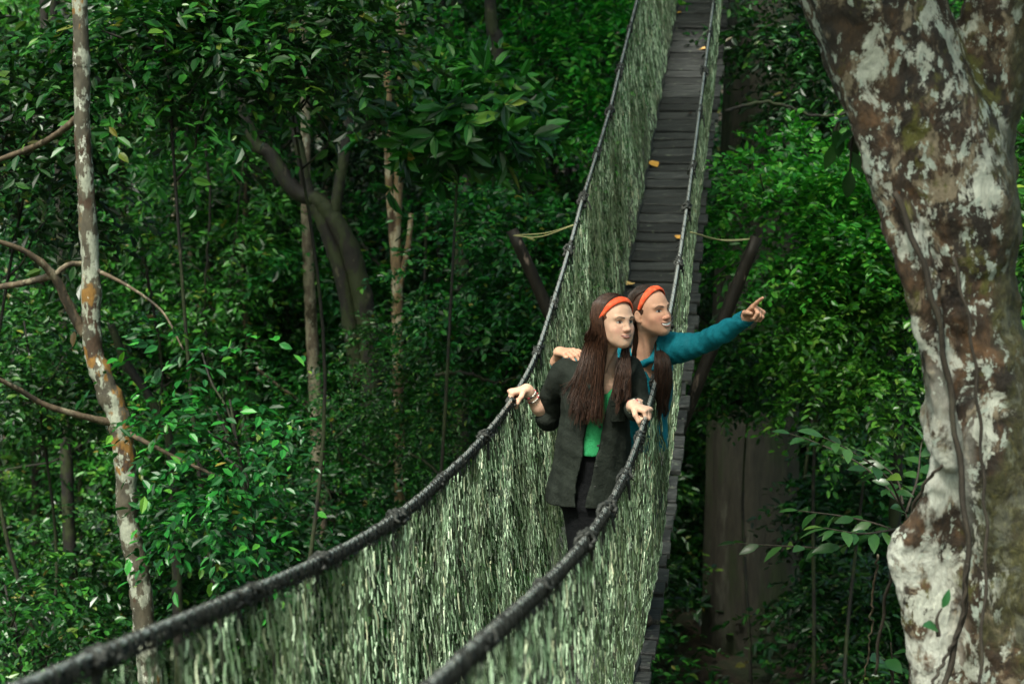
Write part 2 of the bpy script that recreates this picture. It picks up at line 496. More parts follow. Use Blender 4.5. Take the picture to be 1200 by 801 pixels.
# planks: each one a board of its own along the stretch in view
def plank(mb, s, wd):
    t = np.array([U2[0], U2[1], 0]); e = .05
    dz = (zdeck(s + e) - zdeck(s - e)) / (2 * e); t = unit(np.array([U2[0], U2[1], dz])); a = np.array([N2[0], N2[1], 0.0])
    a = unit(a + np.array([U2[0], U2[1], 0]) * RNG.normal(0, .012) + np.array([0, 0, 1]) * RNG.normal(0, .012)); t = unit(t - a * (a @ t)); n = np.cross(a, t)
    r0 = R_DECK[0] + RNG.normal(0, .012); r1 = R_DECK[1] + RNG.normal(0, .010)
    c = bp(s, (r0 + r1) / 2, zdeck(s) - .012 + RNG.normal(0, .003))
    hl, hw, ht = (r1 - r0) / 2, wd / 2, .017
    # bevelled board with a slight cup
    K = 7; prof = np.array([(-1, -1), (-1, .55), (-.93, 1), (-.3, 1.05), (.3, 1.03), (.93, 1), (1, .55), (1, -1)], float) * [hw, ht]
    xs = np.linspace(-hl, hl, K); wob = RNG.normal(0, .0016, (K, 1)) * [[1]]
    V = (c + xs[:, None, None] * a + (prof[None, :, 0] * (1 + 0) + wob)[:, :, None] * t + (prof[None, :, 1] + wob)[:, :, None] * n)
    m = len(prof); i = np.arange(K - 1)[:, None] * m; j = np.arange(m)[None]; k = (j + 1) % m
    Q = np.stack([i + j, i + m + j, i + m + k, i + k], -1).reshape(-1, 4)
    base = np.concatenate([V.reshape(-1, 3), V[0].mean(0)[None], V[-1].mean(0)[None]])
    jj = np.arange(m); kk = (jj + 1) % m
    T = np.concatenate([np.stack([jj, kk, np.full(m, K * m)], -1), np.stack([(K - 1) * m + kk, (K - 1) * m + jj, np.full(m, K * m + 1)], -1)])
    mb.add(base, Q, T)

s = S0; rest = MB(); pl_in = []
while s < S1:
    wd = RNG.uniform(.115, .15)
    if 6.6 < s < 19.4: pl_in.append((s, wd))
    else: plank(rest, s, wd)
    s += wd / math.sqrt(1 + ((zrope(s + .1) - zrope(s)) / .1) ** 2) + RNG.uniform(.026, .040)
for s, wd in pl_in[:99]:
    mb = MB(); plank(mb, s, wd); o = mb.build('plank', m_plank, bridge)
for s, wd in pl_in[99:]: plank(rest, s, wd)
tag(rest.build('planks', m_plank, bridge), 'dark planks of the deck nearest the viewer and farthest up the slope', kind='stuff')

ss = np.linspace(S0 - .1, S1, 480)
for side in (0, 1):
    sg = -1 if side == 0 else 1
    wav = .004 * np.sin(ss * 7 + side)
    mb = MB(); tube(mb, ropept(side, ss), .0082, 8)
    cable = mb.build('hand_cable', m_cable, bridge, True)
    # gathered dark edge of the net lashed below the cable
    mb = MB()
    for q, (off, rr) in enumerate(((.012, .0044), (.019, .0036), (.027, .0026))):
        pts = ropept(side, ss); pts[:, 2] -= off + .006 * np.sin(ss * 23 + q * 2) + .003 * np.sin(ss * 51); pts[:, :2] += N2 * (.006 * np.sin(ss * 31 + q))[:, None]
        tube(mb, pts, rr * (1 + .35 * np.sin(ss * 40 + q) + .2 * RNG.normal(0, 1, len(ss)).clip(-1.5, 1.5)), 6)
    st = np.cumsum(RNG.uniform(.03, .09, 330)) + S0; st = st[st < S1 - .1]
    st = np.concatenate([st, np.cumsum(RNG.uniform(.015, .05, 200)) + S0 - .1]); st = st[(st < 6.6) | (np.arange(len(st)) < len(st) - 200)]; st = st[st < S1 - .1]
    for a in st:      # lashing loops round the cable
        th = np.linspace(0, 2 * PI, 9); a2 = a + .02 * th / (2 * PI)
        p = ropept(side, a2); p[:, 2] += -.012 + RNG.uniform(.015, .024) * np.cos(th); p[:, :2] += N2 * (.0125 * np.sin(th))[:, None]
        tube(mb, p, RNG.uniform(.0016, .003), 4, cap=False)
    for a in np.cumsum(RNG.exponential(.022, 1100)) + S0:      # loose ends of the ties
        if a > S1 - .2: break
        p0 = ropept(side, a) - [0, 0, .008]; e = p0 + np.array([*(N2 * RNG.normal(0, .010) + U2 * RNG.normal(0, .016)), -RNG.uniform(.012, .065)])
        tube(mb, resample([p0, (p0 + e) / 2 + RNG.normal(0, .005, 3), e], 4), np.linspace(.0030, .0014, 4) * RNG.uniform(.7, 1.5), 4)
    mb.build('net_lashing', m_lash, cable, True)
    # knots, about .83 m apart
    ks = [2.3, 2.91, 3.75, 4.57, 5.42, 6.22, 7.11, 7.92, 8.74, 9.42, 10.17, 10.9, 11.72, 12.6, 13.41, 14.24, 15.05, 15.8, 16.6, 17.4] if side == 0 else \
         [2.35, 3.24, 4.17, 5.05, 5.78, 6.48, 7.12, 8.2, 9.1, 9.95, 10.8, 11.6, 12.4, 13.2, 14.0, 14.8, 15.6]
    for a in ks:
        a = a + RNG.normal(0, .04); big_ = RNG.uniform(.6, 1.0)
        mb = MB(); L = RNG.uniform(.05, .075)
        for turn in range(3):
            th = np.linspace(0, 2 * PI * RNG.uniform(1.2, 2), 26)
            aa = a + np.linspace(-L, L, 26) * RNG.choice([-1, 1]) + RNG.normal(0, .008, 26)
            p = ropept(side, aa); rr = (.019 + .009 * np.sin(th * .5 + turn) + RNG.normal(0, .004, 26)) * big_
            p[:, 2] += -.008 + rr * np.cos(th + turn * 2); p[:, :2] += N2 * (rr * np.sin(th + turn * 2))[:, None]
            tube(mb, p, .0085 * big_ * RNG.uniform(.6, 1.25, 26), 6)
        for t_ in range(2):
            p0 = ropept(side, a + RNG.normal(0, .03)); e = p0 + np.array([*(N2 * RNG.normal(0, .02)), -RNG.uniform(.06, .12)])
            tube(mb, resample([p0, (p0 + e) / 2 + RNG.normal(0, .008, 3), e], 7), np.linspace(.008, .004, 7), 5)
        mb.build('knot', m_lash, cable, True)
    # edge rope where the net meets the planks
    p = bp(ss, R_NET[side] + .006 * np.sin(ss * 17), zdeck(ss) + .016 + .006 * np.sin(ss * 29))
    mb = MB(); tube(mb, p, .010, 6); mb.build('edge_rope', m_lash, bridge, True)
    # deck cable under the plank ends
    p = bp(ss, R_NET[side], zdeck(ss) - .042); mb = MB(); tube(mb, p, .012, 8); mb.build('deck_cable', m_cable, bridge, True)

    # the net: short cords of a stretched diamond mesh, two families
    r = np.random.default_rng(50 + side)
    def netp(s, t):
        """t 0 at the cable, 1 at the deck edge"""
        rr = R_ROPE[side] * (1 - t) + R_NET[side] * t + sg * (.035 * np.sin(PI * t) * (.6 + .4 * np.sin(s * 1.3 + side)) + .010 * np.sin(s * 9 + 5 * t))
        bul = .05 * np.exp(-((s - 8.3) / .5) ** 2) * np.sin(PI * np.clip(t, 0, 1)) if side else 0
        return bp(s, rr + bul, zside(side, s) * (1 - t) + (zdeck(s) + .015) * t - .03 * (1 - t))
    step = .021
    base = np.arange(S0, S1, step); Vs = []
    for fam in (0, 1):
        nseg = 17
        for k in range(nseg):
            n = len(base)
            sj = base + r.normal(0, .006, n) + (fam * .5) * step
            ln = r.uniform(.5, 1.25, n) / nseg; t0 = (k + r.uniform(-.5, .5, n)) / nseg; t1 = np.clip(t0 + ln, 0.012, .995); t0 = np.clip(t0, .012, .995)
            keep = (r.uniform(0, 1, n) < .70) & (t1 - t0 > .012)
            sh = (1 if (k + fam) % 2 else -1) * r.uniform(.002, .010, n) + r.normal(0, .004, n)
            Vs.append((sj[keep], t0[keep], t1[keep], sh[keep]))
    sj, t0, t1, sh = [np.concatenate(x) for x in zip(*Vs)]
    n = len(sj); wdt = r.uniform(.0012, .0030, n)
    tm = (t0 + t1) / 2
    A = netp(sj - sh, t0); M = netp(sj + r.normal(0, .003, n), tm); B = netp(sj + sh, t1)
    M[:, :2] += N2 * r.normal(0, .004, n)[:, None]
    ux = np.array([U2[0], U2[1], 0]); nx = np.array([N2[0], N2[1], 0])
    tri = [ux * 1.0, -ux * .5 + nx * .87, -ux * .5 - nx * .87]
    V = np.stack([np.stack([p + d * wdt[:, None] for d in tri], 1) for p in (A, M, B)], 1).reshape(-1, 3)   # n,3 rings,3
    b0 = np.arange(n)[:, None, None] * 9 + np.arange(2)[None, :, None] * 3; j = np.arange(3)[None, None]; k = (j + 1) % 3
    Q = np.stack([b0 + j, b0 + k, b0 + 3 + k, b0 + 3 + j], -1).reshape(-1, 4)
    net = np_mesh('netting', V, Q, m_net, bridge)
    # the darker continuous cords that carry it
    nc = int((S1 - S0) / .026); tt = np.linspace(.005, .995, 23); mb = MB()
    sA = (S0 + np.arange(nc) * .026)[:, None] + .007 * ((np.arange(23) % 2) * 2 - 1)[None, :] * np.where(np.arange(nc) % 2, 1, -1)[:, None] + r.normal(0, .003, (nc, 23))
    Pc = netp(sA.ravel(), np.tile(tt, nc)).reshape(nc, 23, 3)
    Vc = (Pc[:, :, None, :] + np.stack(tri)[None, None] * (.0011 * r.uniform(.6, 1.5, (nc, 1, 1, 1)))).reshape(-1, 3)
    b0 = np.arange(nc)[:, None, None] * 69 + np.arange(22)[None, :, None] * 3
    np_mesh('cords', Vc, np.stack([b0 + j, b0 + k, b0 + 3 + k, b0 + 3 + j], -1).reshape(-1, 4), m_cord, net)

# hanger yokes under the deck tie both sides together
for a in np.arange(3.0, 20, 2.1):
    mb = MB(); tube(mb, bp(np.full(5, a), np.linspace(.06, .58, 5), zdeck(a) - .075), .020, 8); mb.build('cross_bearer', m_plank, bridge, True)

# fallen leaves lying on the planks
m_fall, nt, b, out = mat('fallen_leaf_tissue')
oi = nt.nodes.new('ShaderNodeObjectInfo')
nt.links.new(ramp(nt, oi.outputs['Random'], [(0, (.62, .34, .05)), (.5, (.72, .34, .10)), (1, (.70, .44, .16))]), b.inputs['Base Color']); b.inputs['Roughness'].default_value = .4
LV = [(766, 195, .10, 'large pale orange fallen leaf on the deck, well up the slope'), (825, 60, .075, 'small yellow fallen leaf by the far hand cable, highest pair on the deck'),
      (787, 18, .07, 'small orange fallen leaf near the net, highest on the deck'), (797, 282, .085, 'yellow fallen leaf on the deck above the pointing woman, beside the cable'),
      (737, 336, .09, 'golden fallen leaf lying just behind the head of the woman in teal'), (827, 115, .06, 'tiny rust red fallen leaf against the far netting'),
      (808, 136, .055, 'dark brown fallen leaf in the middle of the upper deck')]
for i, (px, py, L, lab) in enumerate(LV):
    s, r_ = on_deck(px, py); r_ = min(max(r_, .15), .52); e = .05; dz = (zdeck(s + e) - zdeck(s - e)) / (2 * e)
    a = RNG.uniform(0, 6); c = bp(s, r_, zdeck(s) + .012)
    tt = unit(np.array([U2[0], U2[1], dz])); nn = np.array([N2[0], N2[1], 0.]); up = np.cross(nn, tt)
    d = tt * math.cos(a) + nn * math.sin(a); w_ = np.cross(up, d)
    rows = [(0, 0.02, 0), (.2, .30, .004), (.45, .42, .010), (.7, .32, .008), (.9, .13, .014), (1, .01, .02)]
    V = [];
    for (x, ww, h) in rows:
        for sgn in (-1, 0, 1): V.append(c + d * (x - .5) * L + w_ * sgn * ww * L + up * (h + .010 * abs(sgn) * (ww > .05)))
    V += [c - d * .5 * L - d * .03 + up * .004 - w_ * .001, c - d * .5 * L + up * .003]
    Q = [[3 * k + j, 3 * k + j + 1, 3 * k + 4 + j, 3 * k + 3 + j] for k in range(5) for j in (0, 1)]
    o = np_mesh('fallen_leaf', np.array(V), [np.array(Q), np.array([[18, 19, 1]])], m_fall, smooth=True, org=c)
    tag(o, lab, 'leaf', 'fallen leaves on the bridge deck')
    if i >= 5:
        mm = m_fall.copy(); mm.name = 'brown_leaf_tissue'; nb = [q for q in mm.node_tree.nodes if q.type == 'BSDF_PRINCIPLED'][0]
        for l in list(nb.inputs['Base Color'].links): mm.node_tree.links.remove(l)
        nb.inputs['Base Color'].default_value = (.30, .07, .03, 1) if i == 5 else (.05, .022, .015, 1)
        o.data.materials[0] = mm

# leaning posts and their stays
m_post, nt, b, out = mat('black_wet_post')
n1 = noise(nt, objco(nt, (30, 30, 3)), 1.0, 6, .7); n2 = noise(nt, objco(nt, (14, 14, 5)), 1, 4, .6)
c = ramp(nt, n1, [(.3, (.003, .0026, .0018)), (.7, (.012, .0098, .0065))])
nt.links.new(mixc(nt, ramp(nt, n2, [(.62, (0, 0, 0)), (.70, (.8, .8, .8))]), c, (.16, .12, .10)), b.inputs['Base Color']); b.inputs['Roughness'].default_value = .6; b.inputs['Specular IOR Level'].default_value = .2; bump(nt, b, n1, .6, .01)
DP = 11.55
J = P(752, 611, DP)
def post(px, py, lab, shift):
    t = P(px, py, DP); J2 = J + np.array([0, shift, 0]); e = J2 + (J2 - t) * .12
    pts = resample([t + np.array([0, shift, 0]), (t + J2) / 2 + np.array([0, shift * .5, 0]), J2, e], 24)
    mb = MB(); tube(mb, pts, np.linspace(.038, .044, 24), 10, bump=.06)
    return tag(mb.build('leaning_post', m_post, None, True, org=e), lab, 'post', 'leaning posts of the bridge')
post(600, 270, 'dark round post leaning out on the wide netting side, string tied to its top', .06)
post(885, 277, 'dark round post leaning out under the pointing arm, with bare scuffed wood', -.06)
jb = np.array([J[0], J[1], float(G(J[0], J[1])) - .2])
mb = MB(); tube(mb, resample([jb, (jb + J) / 2, J + np.array([0, 0, .15])], 14), np.linspace(.075, .06, 14), 10, bump=.03)
tag(mb.build('support_post', m_post, None, True, org=jb), 'upright dark post below the deck that carries the two leaning posts', 'post')
m_string, nt, b, out = mat('pale_string'); b.inputs['Base Color'].default_value = (.28, .27, .12, 1); b.inputs['Roughness'].default_value = .7
def stay(a, c, sag, lab):
    mid = (np.array(a) + c) / 2 - np.array([0, 0, sag]); mb = MB()
    for q in range(2):
        off = RNG.normal(0, .006, 3); tube(mb, resample([a + off * .3, mid + off * 2, c + off * .3], 14), .0035, 5)
    tag(mb.build('stay_string', m_string, None, True, org=a), lab, 'string')
stay(P(602, 276, DP - .02), ropept(0, 10.45), .03, 'thin yellowish string from the post top to the wide netting side of the bridge')
stay(P(882, 280, DP - .02), ropept(1, 10.6) + np.array([.04, 0, -.05]), .02, 'thin yellowish string from the post top above the pointing arm to the bridge')
# ------------------------------------------------------------------ leaves
def leaves(pos, d, nrm, L, wr=.42, fold=.18, curl=.12):
    """(n) leaves: base position, direction, normal, length -> V, Q ; hexagonal blade folded on its midrib"""
    d = unit(d); w = unit(np.cross(d, nrm)); n = np.cross(w, d); L = np.asarray(L)[:, None]
    W = L * wr * .5
    V = np.stack([pos, pos + d * .30 * L + w * W + n * fold * W, pos + d * .68 * L + w * W * .86 + n * (fold * W - curl * .3 * L), pos + d * L - n * curl * L,
                  pos + d * .68 * L - w * W * .86 + n * (fold * W - curl * .3 * L), pos + d * .30 * L - w * W + n * fold * W], 1)
    i = np.arange(len(pos))[:, None] * 6
    Q = np.concatenate([i + [0, 1, 2, 3], i + [0, 3, 4, 5]])
    return V.reshape(-1, 3), Q


def big_leaves(mb, pos, d, nrm, L, wr=.42, curl=.25, rng=RNG):
    """finer blades for leaves seen close: 6 rows by 3"""
    d = unit(d); w = unit(np.cross(d, nrm)); n = np.cross(w, d); L = np.asarray(L)[:, None]
    rows = []
    for x, ww in ((0, .04), (.15, .55), (.38, 1.0), (.62, .92), (.84, .5), (1, .02)):
        cpt = pos + d * x * L - n * (curl * x * x) * L
        for sg in (-1, 0, 1):
            rows.append(cpt + w * sg * ww * wr * .5 * L + n * (abs(sg) * .10 * ww * wr * L))
    V = np.stack(rows, 1)
    i = np.arange(len(pos))[:, None] * 18
    Q = np.concatenate([i + [3 * k + j, 3 * k + 3 + j, 3 * k + 4 + j, 3 * k + 1 + j] for k in range(5) for j in (0, 1)])
    mb.add(V.reshape(-1, 3), Q)


def sprays(rng, org, axis, tl, nl, L, wr=.42, droop=.35, whorl=False):
    """leafy twigs: org (S,3), axis (S,3), twig length, leaves per twig, leaf length"""
    S = len(org); a = unit(axis)
    up = np.array([0, 0, 1.0]) + rng.normal(0, .35, (S, 3))
    b = unit(np.cross(a, up)); c = np.cross(b, a)
    tl = tl * rng.uniform(.6, 1.3, S)
    pos, d, nr = [], [], []
    for j in range(nl):
        t = (j + rng.uniform(.2, .8, S)) / nl
        if whorl: t = .82 + .18 * t
        p = org + a * (t * tl)[:, None]; p[:, 2] -= droop * tl * t * t
        if whorl:
            th = 2 * PI * j / nl + rng.uniform(-.3, .3, S)
            dd = a * .45 + (b * np.cos(th)[:, None] + (c * .55 - np.array([0, 0, .25])) * np.sin(th)[:, None])
            nn = a * .8 + c * .7
        else:
            sg = 1 if j % 2 else -1
            dd = a * rng.uniform(.35, .9, S)[:, None] + b * sg * .85 + rng.normal(0, .28, (S, 3)); dd[:, 2] -= droop * .7 * t
            nn = c + rng.normal(0, .38, (S, 3))
        pos.append(p); d.append(dd); nr.append(nn)
    pos, d, nr = np.concatenate(pos), np.concatenate(d), np.concatenate(nr)
    return leaves(pos, d, nr, L * rng.uniform(.45, 1.35, len(pos)), wr)


def crown(rng, R, nclump, nspray, clump_r, L, nl=9, tl=.35, wr=.42, droop=.35, whorl=False, flat=.5, c0=(0, 0, 0)):
    """leaf cloud within an ellipsoid of radii R; returns V, Q and clump centres"""
    R = np.asarray(R, float)
    u = unit(rng.normal(0, 1, (nclump, 3))) * (rng.uniform(.15, 1, (nclump, 1)) ** .5)
    cc = u * R * (1 + .12 * rng.normal(0, 1, (nclump, 1)))
    org, ax = [], []
    for c in cc:
        k = int(nspray * rng.uniform(.4, 1.5)); cr = clump_r * rng.uniform(.6, 1.4)
        o = unit(rng.normal(0, 1, (k, 3))) * cr * rng.uniform(.1, 1, (k, 1)) * np.array([1, 1, flat])
        org.append(c + o); ax.append(unit(o + 1e-6) * .8 + unit(c / R) * .5 + rng.normal(0, .35, (k, 3)) + np.array([0, 0, -.05]))
    org, ax = np.concatenate(org), np.concatenate(ax); ax[:, 2] *= .6
    V, Q = sprays(rng, org, ax, tl, nl, L, wr, droop, whorl)
    return V + np.asarray(c0), Q, cc + np.asarray(c0)


G_DARK = [(0, (.003, .018, .003)), (.35, (.007, .042, .006)), (.7, (.014, .080, .010)), (.93, (.034, .14, .016)), (.985, (.09, .19, .02)), (1, (.16, .10, .03))]
G_MID = [(0, (.004, .028, .004)), (.35, (.011, .075, .009)), (.7, (.025, .14, .014)), (.93, (.06, .22, .025)), (.985, (.14, .27, .03)), (1, (.22, .16, .03))]
G_BRI = [(0, (.007, .055, .005)), (.35, (.022, .145, .011)), (.7, (.052, .26, .020)), (.93, (.12, .36, .04)), (1, (.20, .38, .05))]
m_ldark = leaf_mat('dark_glossy_foliage', G_DARK, .36, .15)
m_lmid = leaf_mat('mid_green_foliage', G_MID, .37, .22)
m_lbri = leaf_mat('bright_green_foliage', G_BRI, .34, .3)

m_bgrey = bark_mat('grey_mottled_bark', (.060, .052, .034), [((.31, .33, .26), .50, 11, .04), ((.055, .030, .015), .57, 8, .03), ((.22, .11, .02), .56, 7, .04), ((.50, .51, .44), .62, 22, .03)])
m_bpale = bark_mat('pale_lichen_bark', (.16, .12, .085), [((.33, .29, .20), .47, 9, .06), ((.06, .045, .022), .56, 7, .05), ((.42, .42, .33), .62, 16, .04)])
m_bdark = bark_mat('dark_mossy_bark', (.011, .009, .006), [((.026, .036, .008), .48, 6, .08), ((.085, .075, .045), .63, 12, .05)])
m_btan = bark_mat('tan_flaking_bark', (.17, .11, .055), [((.42, .36, .25), .50, 7, .06), ((.07, .04, .02), .57, 5, .05)])
m_bbig = bark_mat('broad_trunk_bark', (.030, .027, .018), [((.075, .074, .054), .54, 4.5, .08), ((.026, .036, .012), .50, 3, .10)], stretch=(1, 1, .22), bstr=1.0)
m_twig = bark_mat('twig_bark', (.035, .026, .018), [((.07, .06, .04), .55, 9, .1)])

def branchy(mb, rng, a, b, r0, r1, n=9, wob=.06, seg=7):
    a = np.asarray(a, float); b = np.asarray(b, float); L = np.linalg.norm(b - a)
    mid = [a + (b - a) * t + rng.normal(0, wob * L, 3) * [1, 1, .5] for t in (.33, .67)]
    pts = resample([a, *mid, b], n); tube(mb, pts, np.linspace(r0, r1, n), seg, bump=.05, rng=rng); return pts


def tree_template(name, label, cat, group, kind, seed, lmat, bmat, hc, R, leafargs, tr=.07, limbs=10, loc=(0, 0, 0)):
    """a small forest tree: wobbling trunk with limbs (one part) and a leaf crown (the other); loc = foot of the trunk"""
    rng = np.random.default_rng(seed)
    root = thing(name, label, cat, loc, group)
    V, Q, cc = crown(rng, R, c0=(0, 0, hc), **leafargs)
    mb = MB()
    top = np.array([rng.normal(0, .15), rng.normal(0, .15), hc + R[2] * .6])
    sp = resample([(0, 0, -.3), (rng.normal(0, .12), rng.normal(0, .12), hc * .35), (rng.normal(0, .2), rng.normal(0, .2), hc * .7), top], 22)
    tube(mb, sp, np.linspace(tr, tr * .3, 22), 9, bump=.06, rng=rng)
    for c in cc[rng.permutation(len(cc))[:limbs]]:
        k = int(np.clip(np.interp(c[2] - .5 * np.hypot(c[0], c[1]), sp[:, 2], np.arange(22)), 5, 20))
        branchy(mb, rng, sp[k], c, tr * .38, .006, 9, .08, 5)
    base = np.asarray(loc, float)
    np_mesh('trunk', np.concatenate(mb.v) + base, [np.concatenate(mb.q), np.concatenate(mb.t)], bmat, root, True)
    np_mesh('crown', V + base, Q, lmat, root)
    return root
SM = dict(nclump=46, nspray=24, clump_r=.40, L=.062, nl=11, tl=.27, wr=.5, droop=.3)
FI = dict(nclump=46, nspray=26, clump_r=.42, L=.045, nl=12, tl=.26, wr=.42, droop=.35)
MI = dict(nclump=36, nspray=18, clump_r=.40, L=.088, nl=10, tl=.34, wr=.42, droop=.4)
WH = dict(nclump=20, nspray=12, clump_r=.34, L=.17, nl=8, tl=.22, wr=.34, droop=.2, whorl=True)
GL = dict(nclump=22, nspray=12, clump_r=.30, L=.068, nl=10, tl=.30, wr=.46, droop=.75)

def crown_tree(px, py, D, R, args, lmat, label, cat='tree', name='understory_tree', seed=0, tr=.022, bmat=None, dens=1.0, group=None, limbs=9):
    c = P(px, py, D); a = dict(args)
    a['nclump'] = max(6, int(a['nclump'] * dens))
    g = float(G(c[0], c[1]))
    return tree_template(name, label, cat, group, None, seed, lmat, bmat or m_bdark, c[2] - g, R, a, tr, limbs, (c[0], c[1], g))

UNIQ = [
 (962, 268, 14.4, (.82, .9, .78), SM, m_lbri, 'bright small leaved tree crown filling the gap between deck and big mottled trunk', 1.35),
 (1015, 400, 14.0, (.62, .8, .80), SM, m_lbri, 'bright small leaved tree just below the pointing hand, close to the big mottled trunk', 1.0),
 (880, 432, 15.8, (.62, .8, .36), SM, m_lmid, 'small leaved tree with low boughs reaching across the broad shaded trunk', .7),
 (965, 66, 17.6, (.72, .9, .9), MI, m_ldark, 'dark broad leaved tree beside the top of the deck, above the bright crown', 1.3),
 (585, 320, 15.0, (.78, .8, .95), SM, m_lmid, 'small leaved tree behind the leaning post on the wide netting side', 1.2),
 (555, 455, 15.4, (.95, .8, .80), FI, m_lmid, 'dark fine leaved tree below the leaning post, beyond the left hand cable', 1.1),
 (640, 85, 19.3, (1.25, 1.1, 1.15), MI, m_lbri, 'bright leaved tree far behind the curved black limb at the top', 1.6),
 (525, 125, 12.6, (.40, .5, .28), WH, m_lmid, 'tree with large whorls of shiny leaves in front of the twin pale stems', .8),
 (325, 50, 11.4, (.72, .6, .36), MI, m_ldark, 'dark leafy tree overhanging the mossy forked trunk', .55),
 (195, 60, 10.8, (.62, .5, .42), MI, m_lmid, 'leafy tree overhanging the top of the slender mottled trunk', .6),
 (35, 150, 11.6, (.48, .6, .80), MI, m_ldark, 'dark leafy tree left of the slender mottled trunk, near its top', .6),
 (248, 545, 9.7, (.16, .30, .62), GL, m_lmid, 'drooping glossy leaved sapling just right of the slender mottled trunk', .75),
 (40, 715, 11.5, (.42, .5, .34), GL, m_ldark, 'leafy sapling in the bottom left corner beside the near hand cable', .8),
 (40, 430, 13.0, (.55, .6, .55), SM, m_ldark, 'dark leafy sapling behind the low bare branch at the far left', .45),
 (400, 535, 16.4, (1.05, .9, .62), FI, m_lmid, 'fine leaved shrub under the pale slim trunk with its foot hidden', 1.1),
 (255, 255, 19.0, (1.3, 1.0, 1.1), MI, m_lmid, 'mid green tree standing between the slender mottled trunk and the mossy fork', .8),
 (330, 640, 15.0, (.9, .8, .6), MI, m_ldark, 'dark shrub right above the lowest stretch of the left hand cable', 1.0),
 (1015, 600, 17.0, (.48, .7, .85), MI, m_ldark, 'dark tree between the broad shaded trunk and the pale buttress', 1.2),
 (1020, 730, 15.0, (.5, .6, .4), MI, m_ldark, 'low dark shrub above the fallen log', .9),
 (120, 700, 15.0, (.9, .8, .7), SM, m_ldark, 'dark shrub at the foot of the slender mottled trunk', 1.0),
 (330, 370, 21.0, (1.1, .9, .9), SM, m_lmid, 'small leaved tree lit between the pale slim trunk and the mossy fork', 1.2),
 (1192, 250, 11.0, (.18, .4, .9), MI, m_lmid, 'green shrub showing in the sliver behind the big mottled trunk', .5),
 (735, 640, 19.0, (.55, .9, 1.2), MI, m_ldark, 'dark tree seen under the deck below the two women', 1.1),
]
for i, (px, py, D, R, a, m, lab, dens) in enumerate(UNIQ):
    low = 'shrub' in lab
    crown_tree(px, py, D, R, a, m, lab, 'shrub' if low else 'sapling' if 'sapling' in lab else 'tree', 'shrub' if low else 'sapling' if 'sapling' in lab else 'understory_tree', 100 + i, dens=dens)

# ------------------------------------------------------------------ trunks one can tell apart
CAN = dict(nclump=35, nspray=16, clump_r=.9, L=.26, nl=8, tl=.75, wr=.45, droop=.4)

m_branch = bark_mat('tan_branch_bark', (.075, .052, .030), [((.20, .17, .11), .55, 10, .06), ((.03, .022, .012), .56, 9, .05)])

def stem_tree(name, label, path, D, wpx, bmat, seed, branches=(), crown_z=13.0, lmat=None, more=(), to_ground=True, seg=12, knob=0.0, bmp=.045, ridge=0.0):
    """path in pixels from the top down; D one number or one per point"""
    rng = np.random.default_rng(seed)
    Ds = np.broadcast_to(np.asarray(D, float), (len(path),))
    pts = [P(x, y, d) for (x, y), d in zip(path, Ds)]
    wid = np.broadcast_to(np.asarray(wpx, float), (len(path),)) / FPX * Ds * .5
    up = unit(pts[0] - pts[1]); z0 = pts[0]
    pre = []
    if crown_z:
        pre = [np.array([z0[0] + up[0] * .8, z0[1] + up[1] * .5, crown_z]), (np.array([z0[0] + up[0] * .5, z0[1] + up[1] * .3, (crown_z + z0[2]) / 2]))]
    post = []
    if to_ground:
        e = pts[-1]; g = float(G(e[0], e[1]))
        post = [np.array([e[0] + (e[0] - pts[-2][0]) * .3, e[1], (e[2] + g) / 2]), np.array([e[0] + (e[0] - pts[-2][0]) * .3, e[1], g - .25])] if e[2] > g + .1 else []
    allp = np.array(pre + pts + post)
    allw = np.concatenate([[wid[0] * .6, wid[0] * .8][:len(pre)], wid, [wid[-1] * 1.08, wid[-1] * 1.35][:len(post)]])
    n = max(30, int(np.linalg.norm(np.diff(allp, axis=0), axis=1).sum() / max(.05, wid.mean() * 1.2)))
    n = min(n, 160)
    cv = resample(np.concatenate([allp, allw[:, None]], 1), n)
    foot = cv[-1, :3].copy(); foot[2] = float(G(foot[0], foot[1]))
    root = thing(name, label, 'tree', foot)
    mb = MB()
    rr = cv[:, 3] * (1 + knob * np.sin(np.arange(n) * .9) * rng.uniform(0, 1, n))
    tube(mb, cv[:, :3], rr, seg, bump=bmp, rng=rng, ridge=ridge)
    for q, (bpth, bw) in enumerate(more):           # further stems of the same tree
        bd = np.broadcast_to(np.asarray(bpth[0][2] if len(bpth[0]) > 2 else Ds[0], float), (len(bpth),))
        bpts = np.array([P(v[0], v[1], v[2] if len(v) > 2 else Ds[0]) for v in bpth])
        bw = np.broadcast_to(np.asarray(bw, float), (len(bpth),)) / FPX * Ds[0] * .5
        c2 = resample(np.concatenate([bpts, bw[:, None]], 1), 40); tube(mb, c2[:, :3], c2[:, 3], 10, bump=bmp, rng=rng)
    np_mesh('trunk', np.concatenate(mb.v), [np.concatenate(mb.q), np.concatenate(mb.t)], bmat, root, True)
    for q, (bpth, bw) in enumerate(branches):
        mb = MB(); bpts = np.array([P(v[0], v[1], v[2] if len(v) > 2 else Ds[0]) for v in bpth]); bw = np.broadcast_to(np.asarray(bw, float), (len(bpth),)) / FPX * Ds[0] * .5
        c2 = resample(np.concatenate([bpts, bw[:, None]], 1), 30); tube(mb, c2[:, :3], c2[:, 3], 8, bump=.06, rng=rng)
        mb.build('branch', m_branch if bmat is m_bgrey else bmat, root, True)
    if crown_z and lmat is not None:
        V, Q, cc = crown(rng, (3.1, 3.0, 1.1), c0=allp[0] + [0, 0, 1.0], **CAN)  # unseen crown above the frame, enlarged to shade the forest below
        np_mesh('crown', V, Q, lmat, root)
    return root

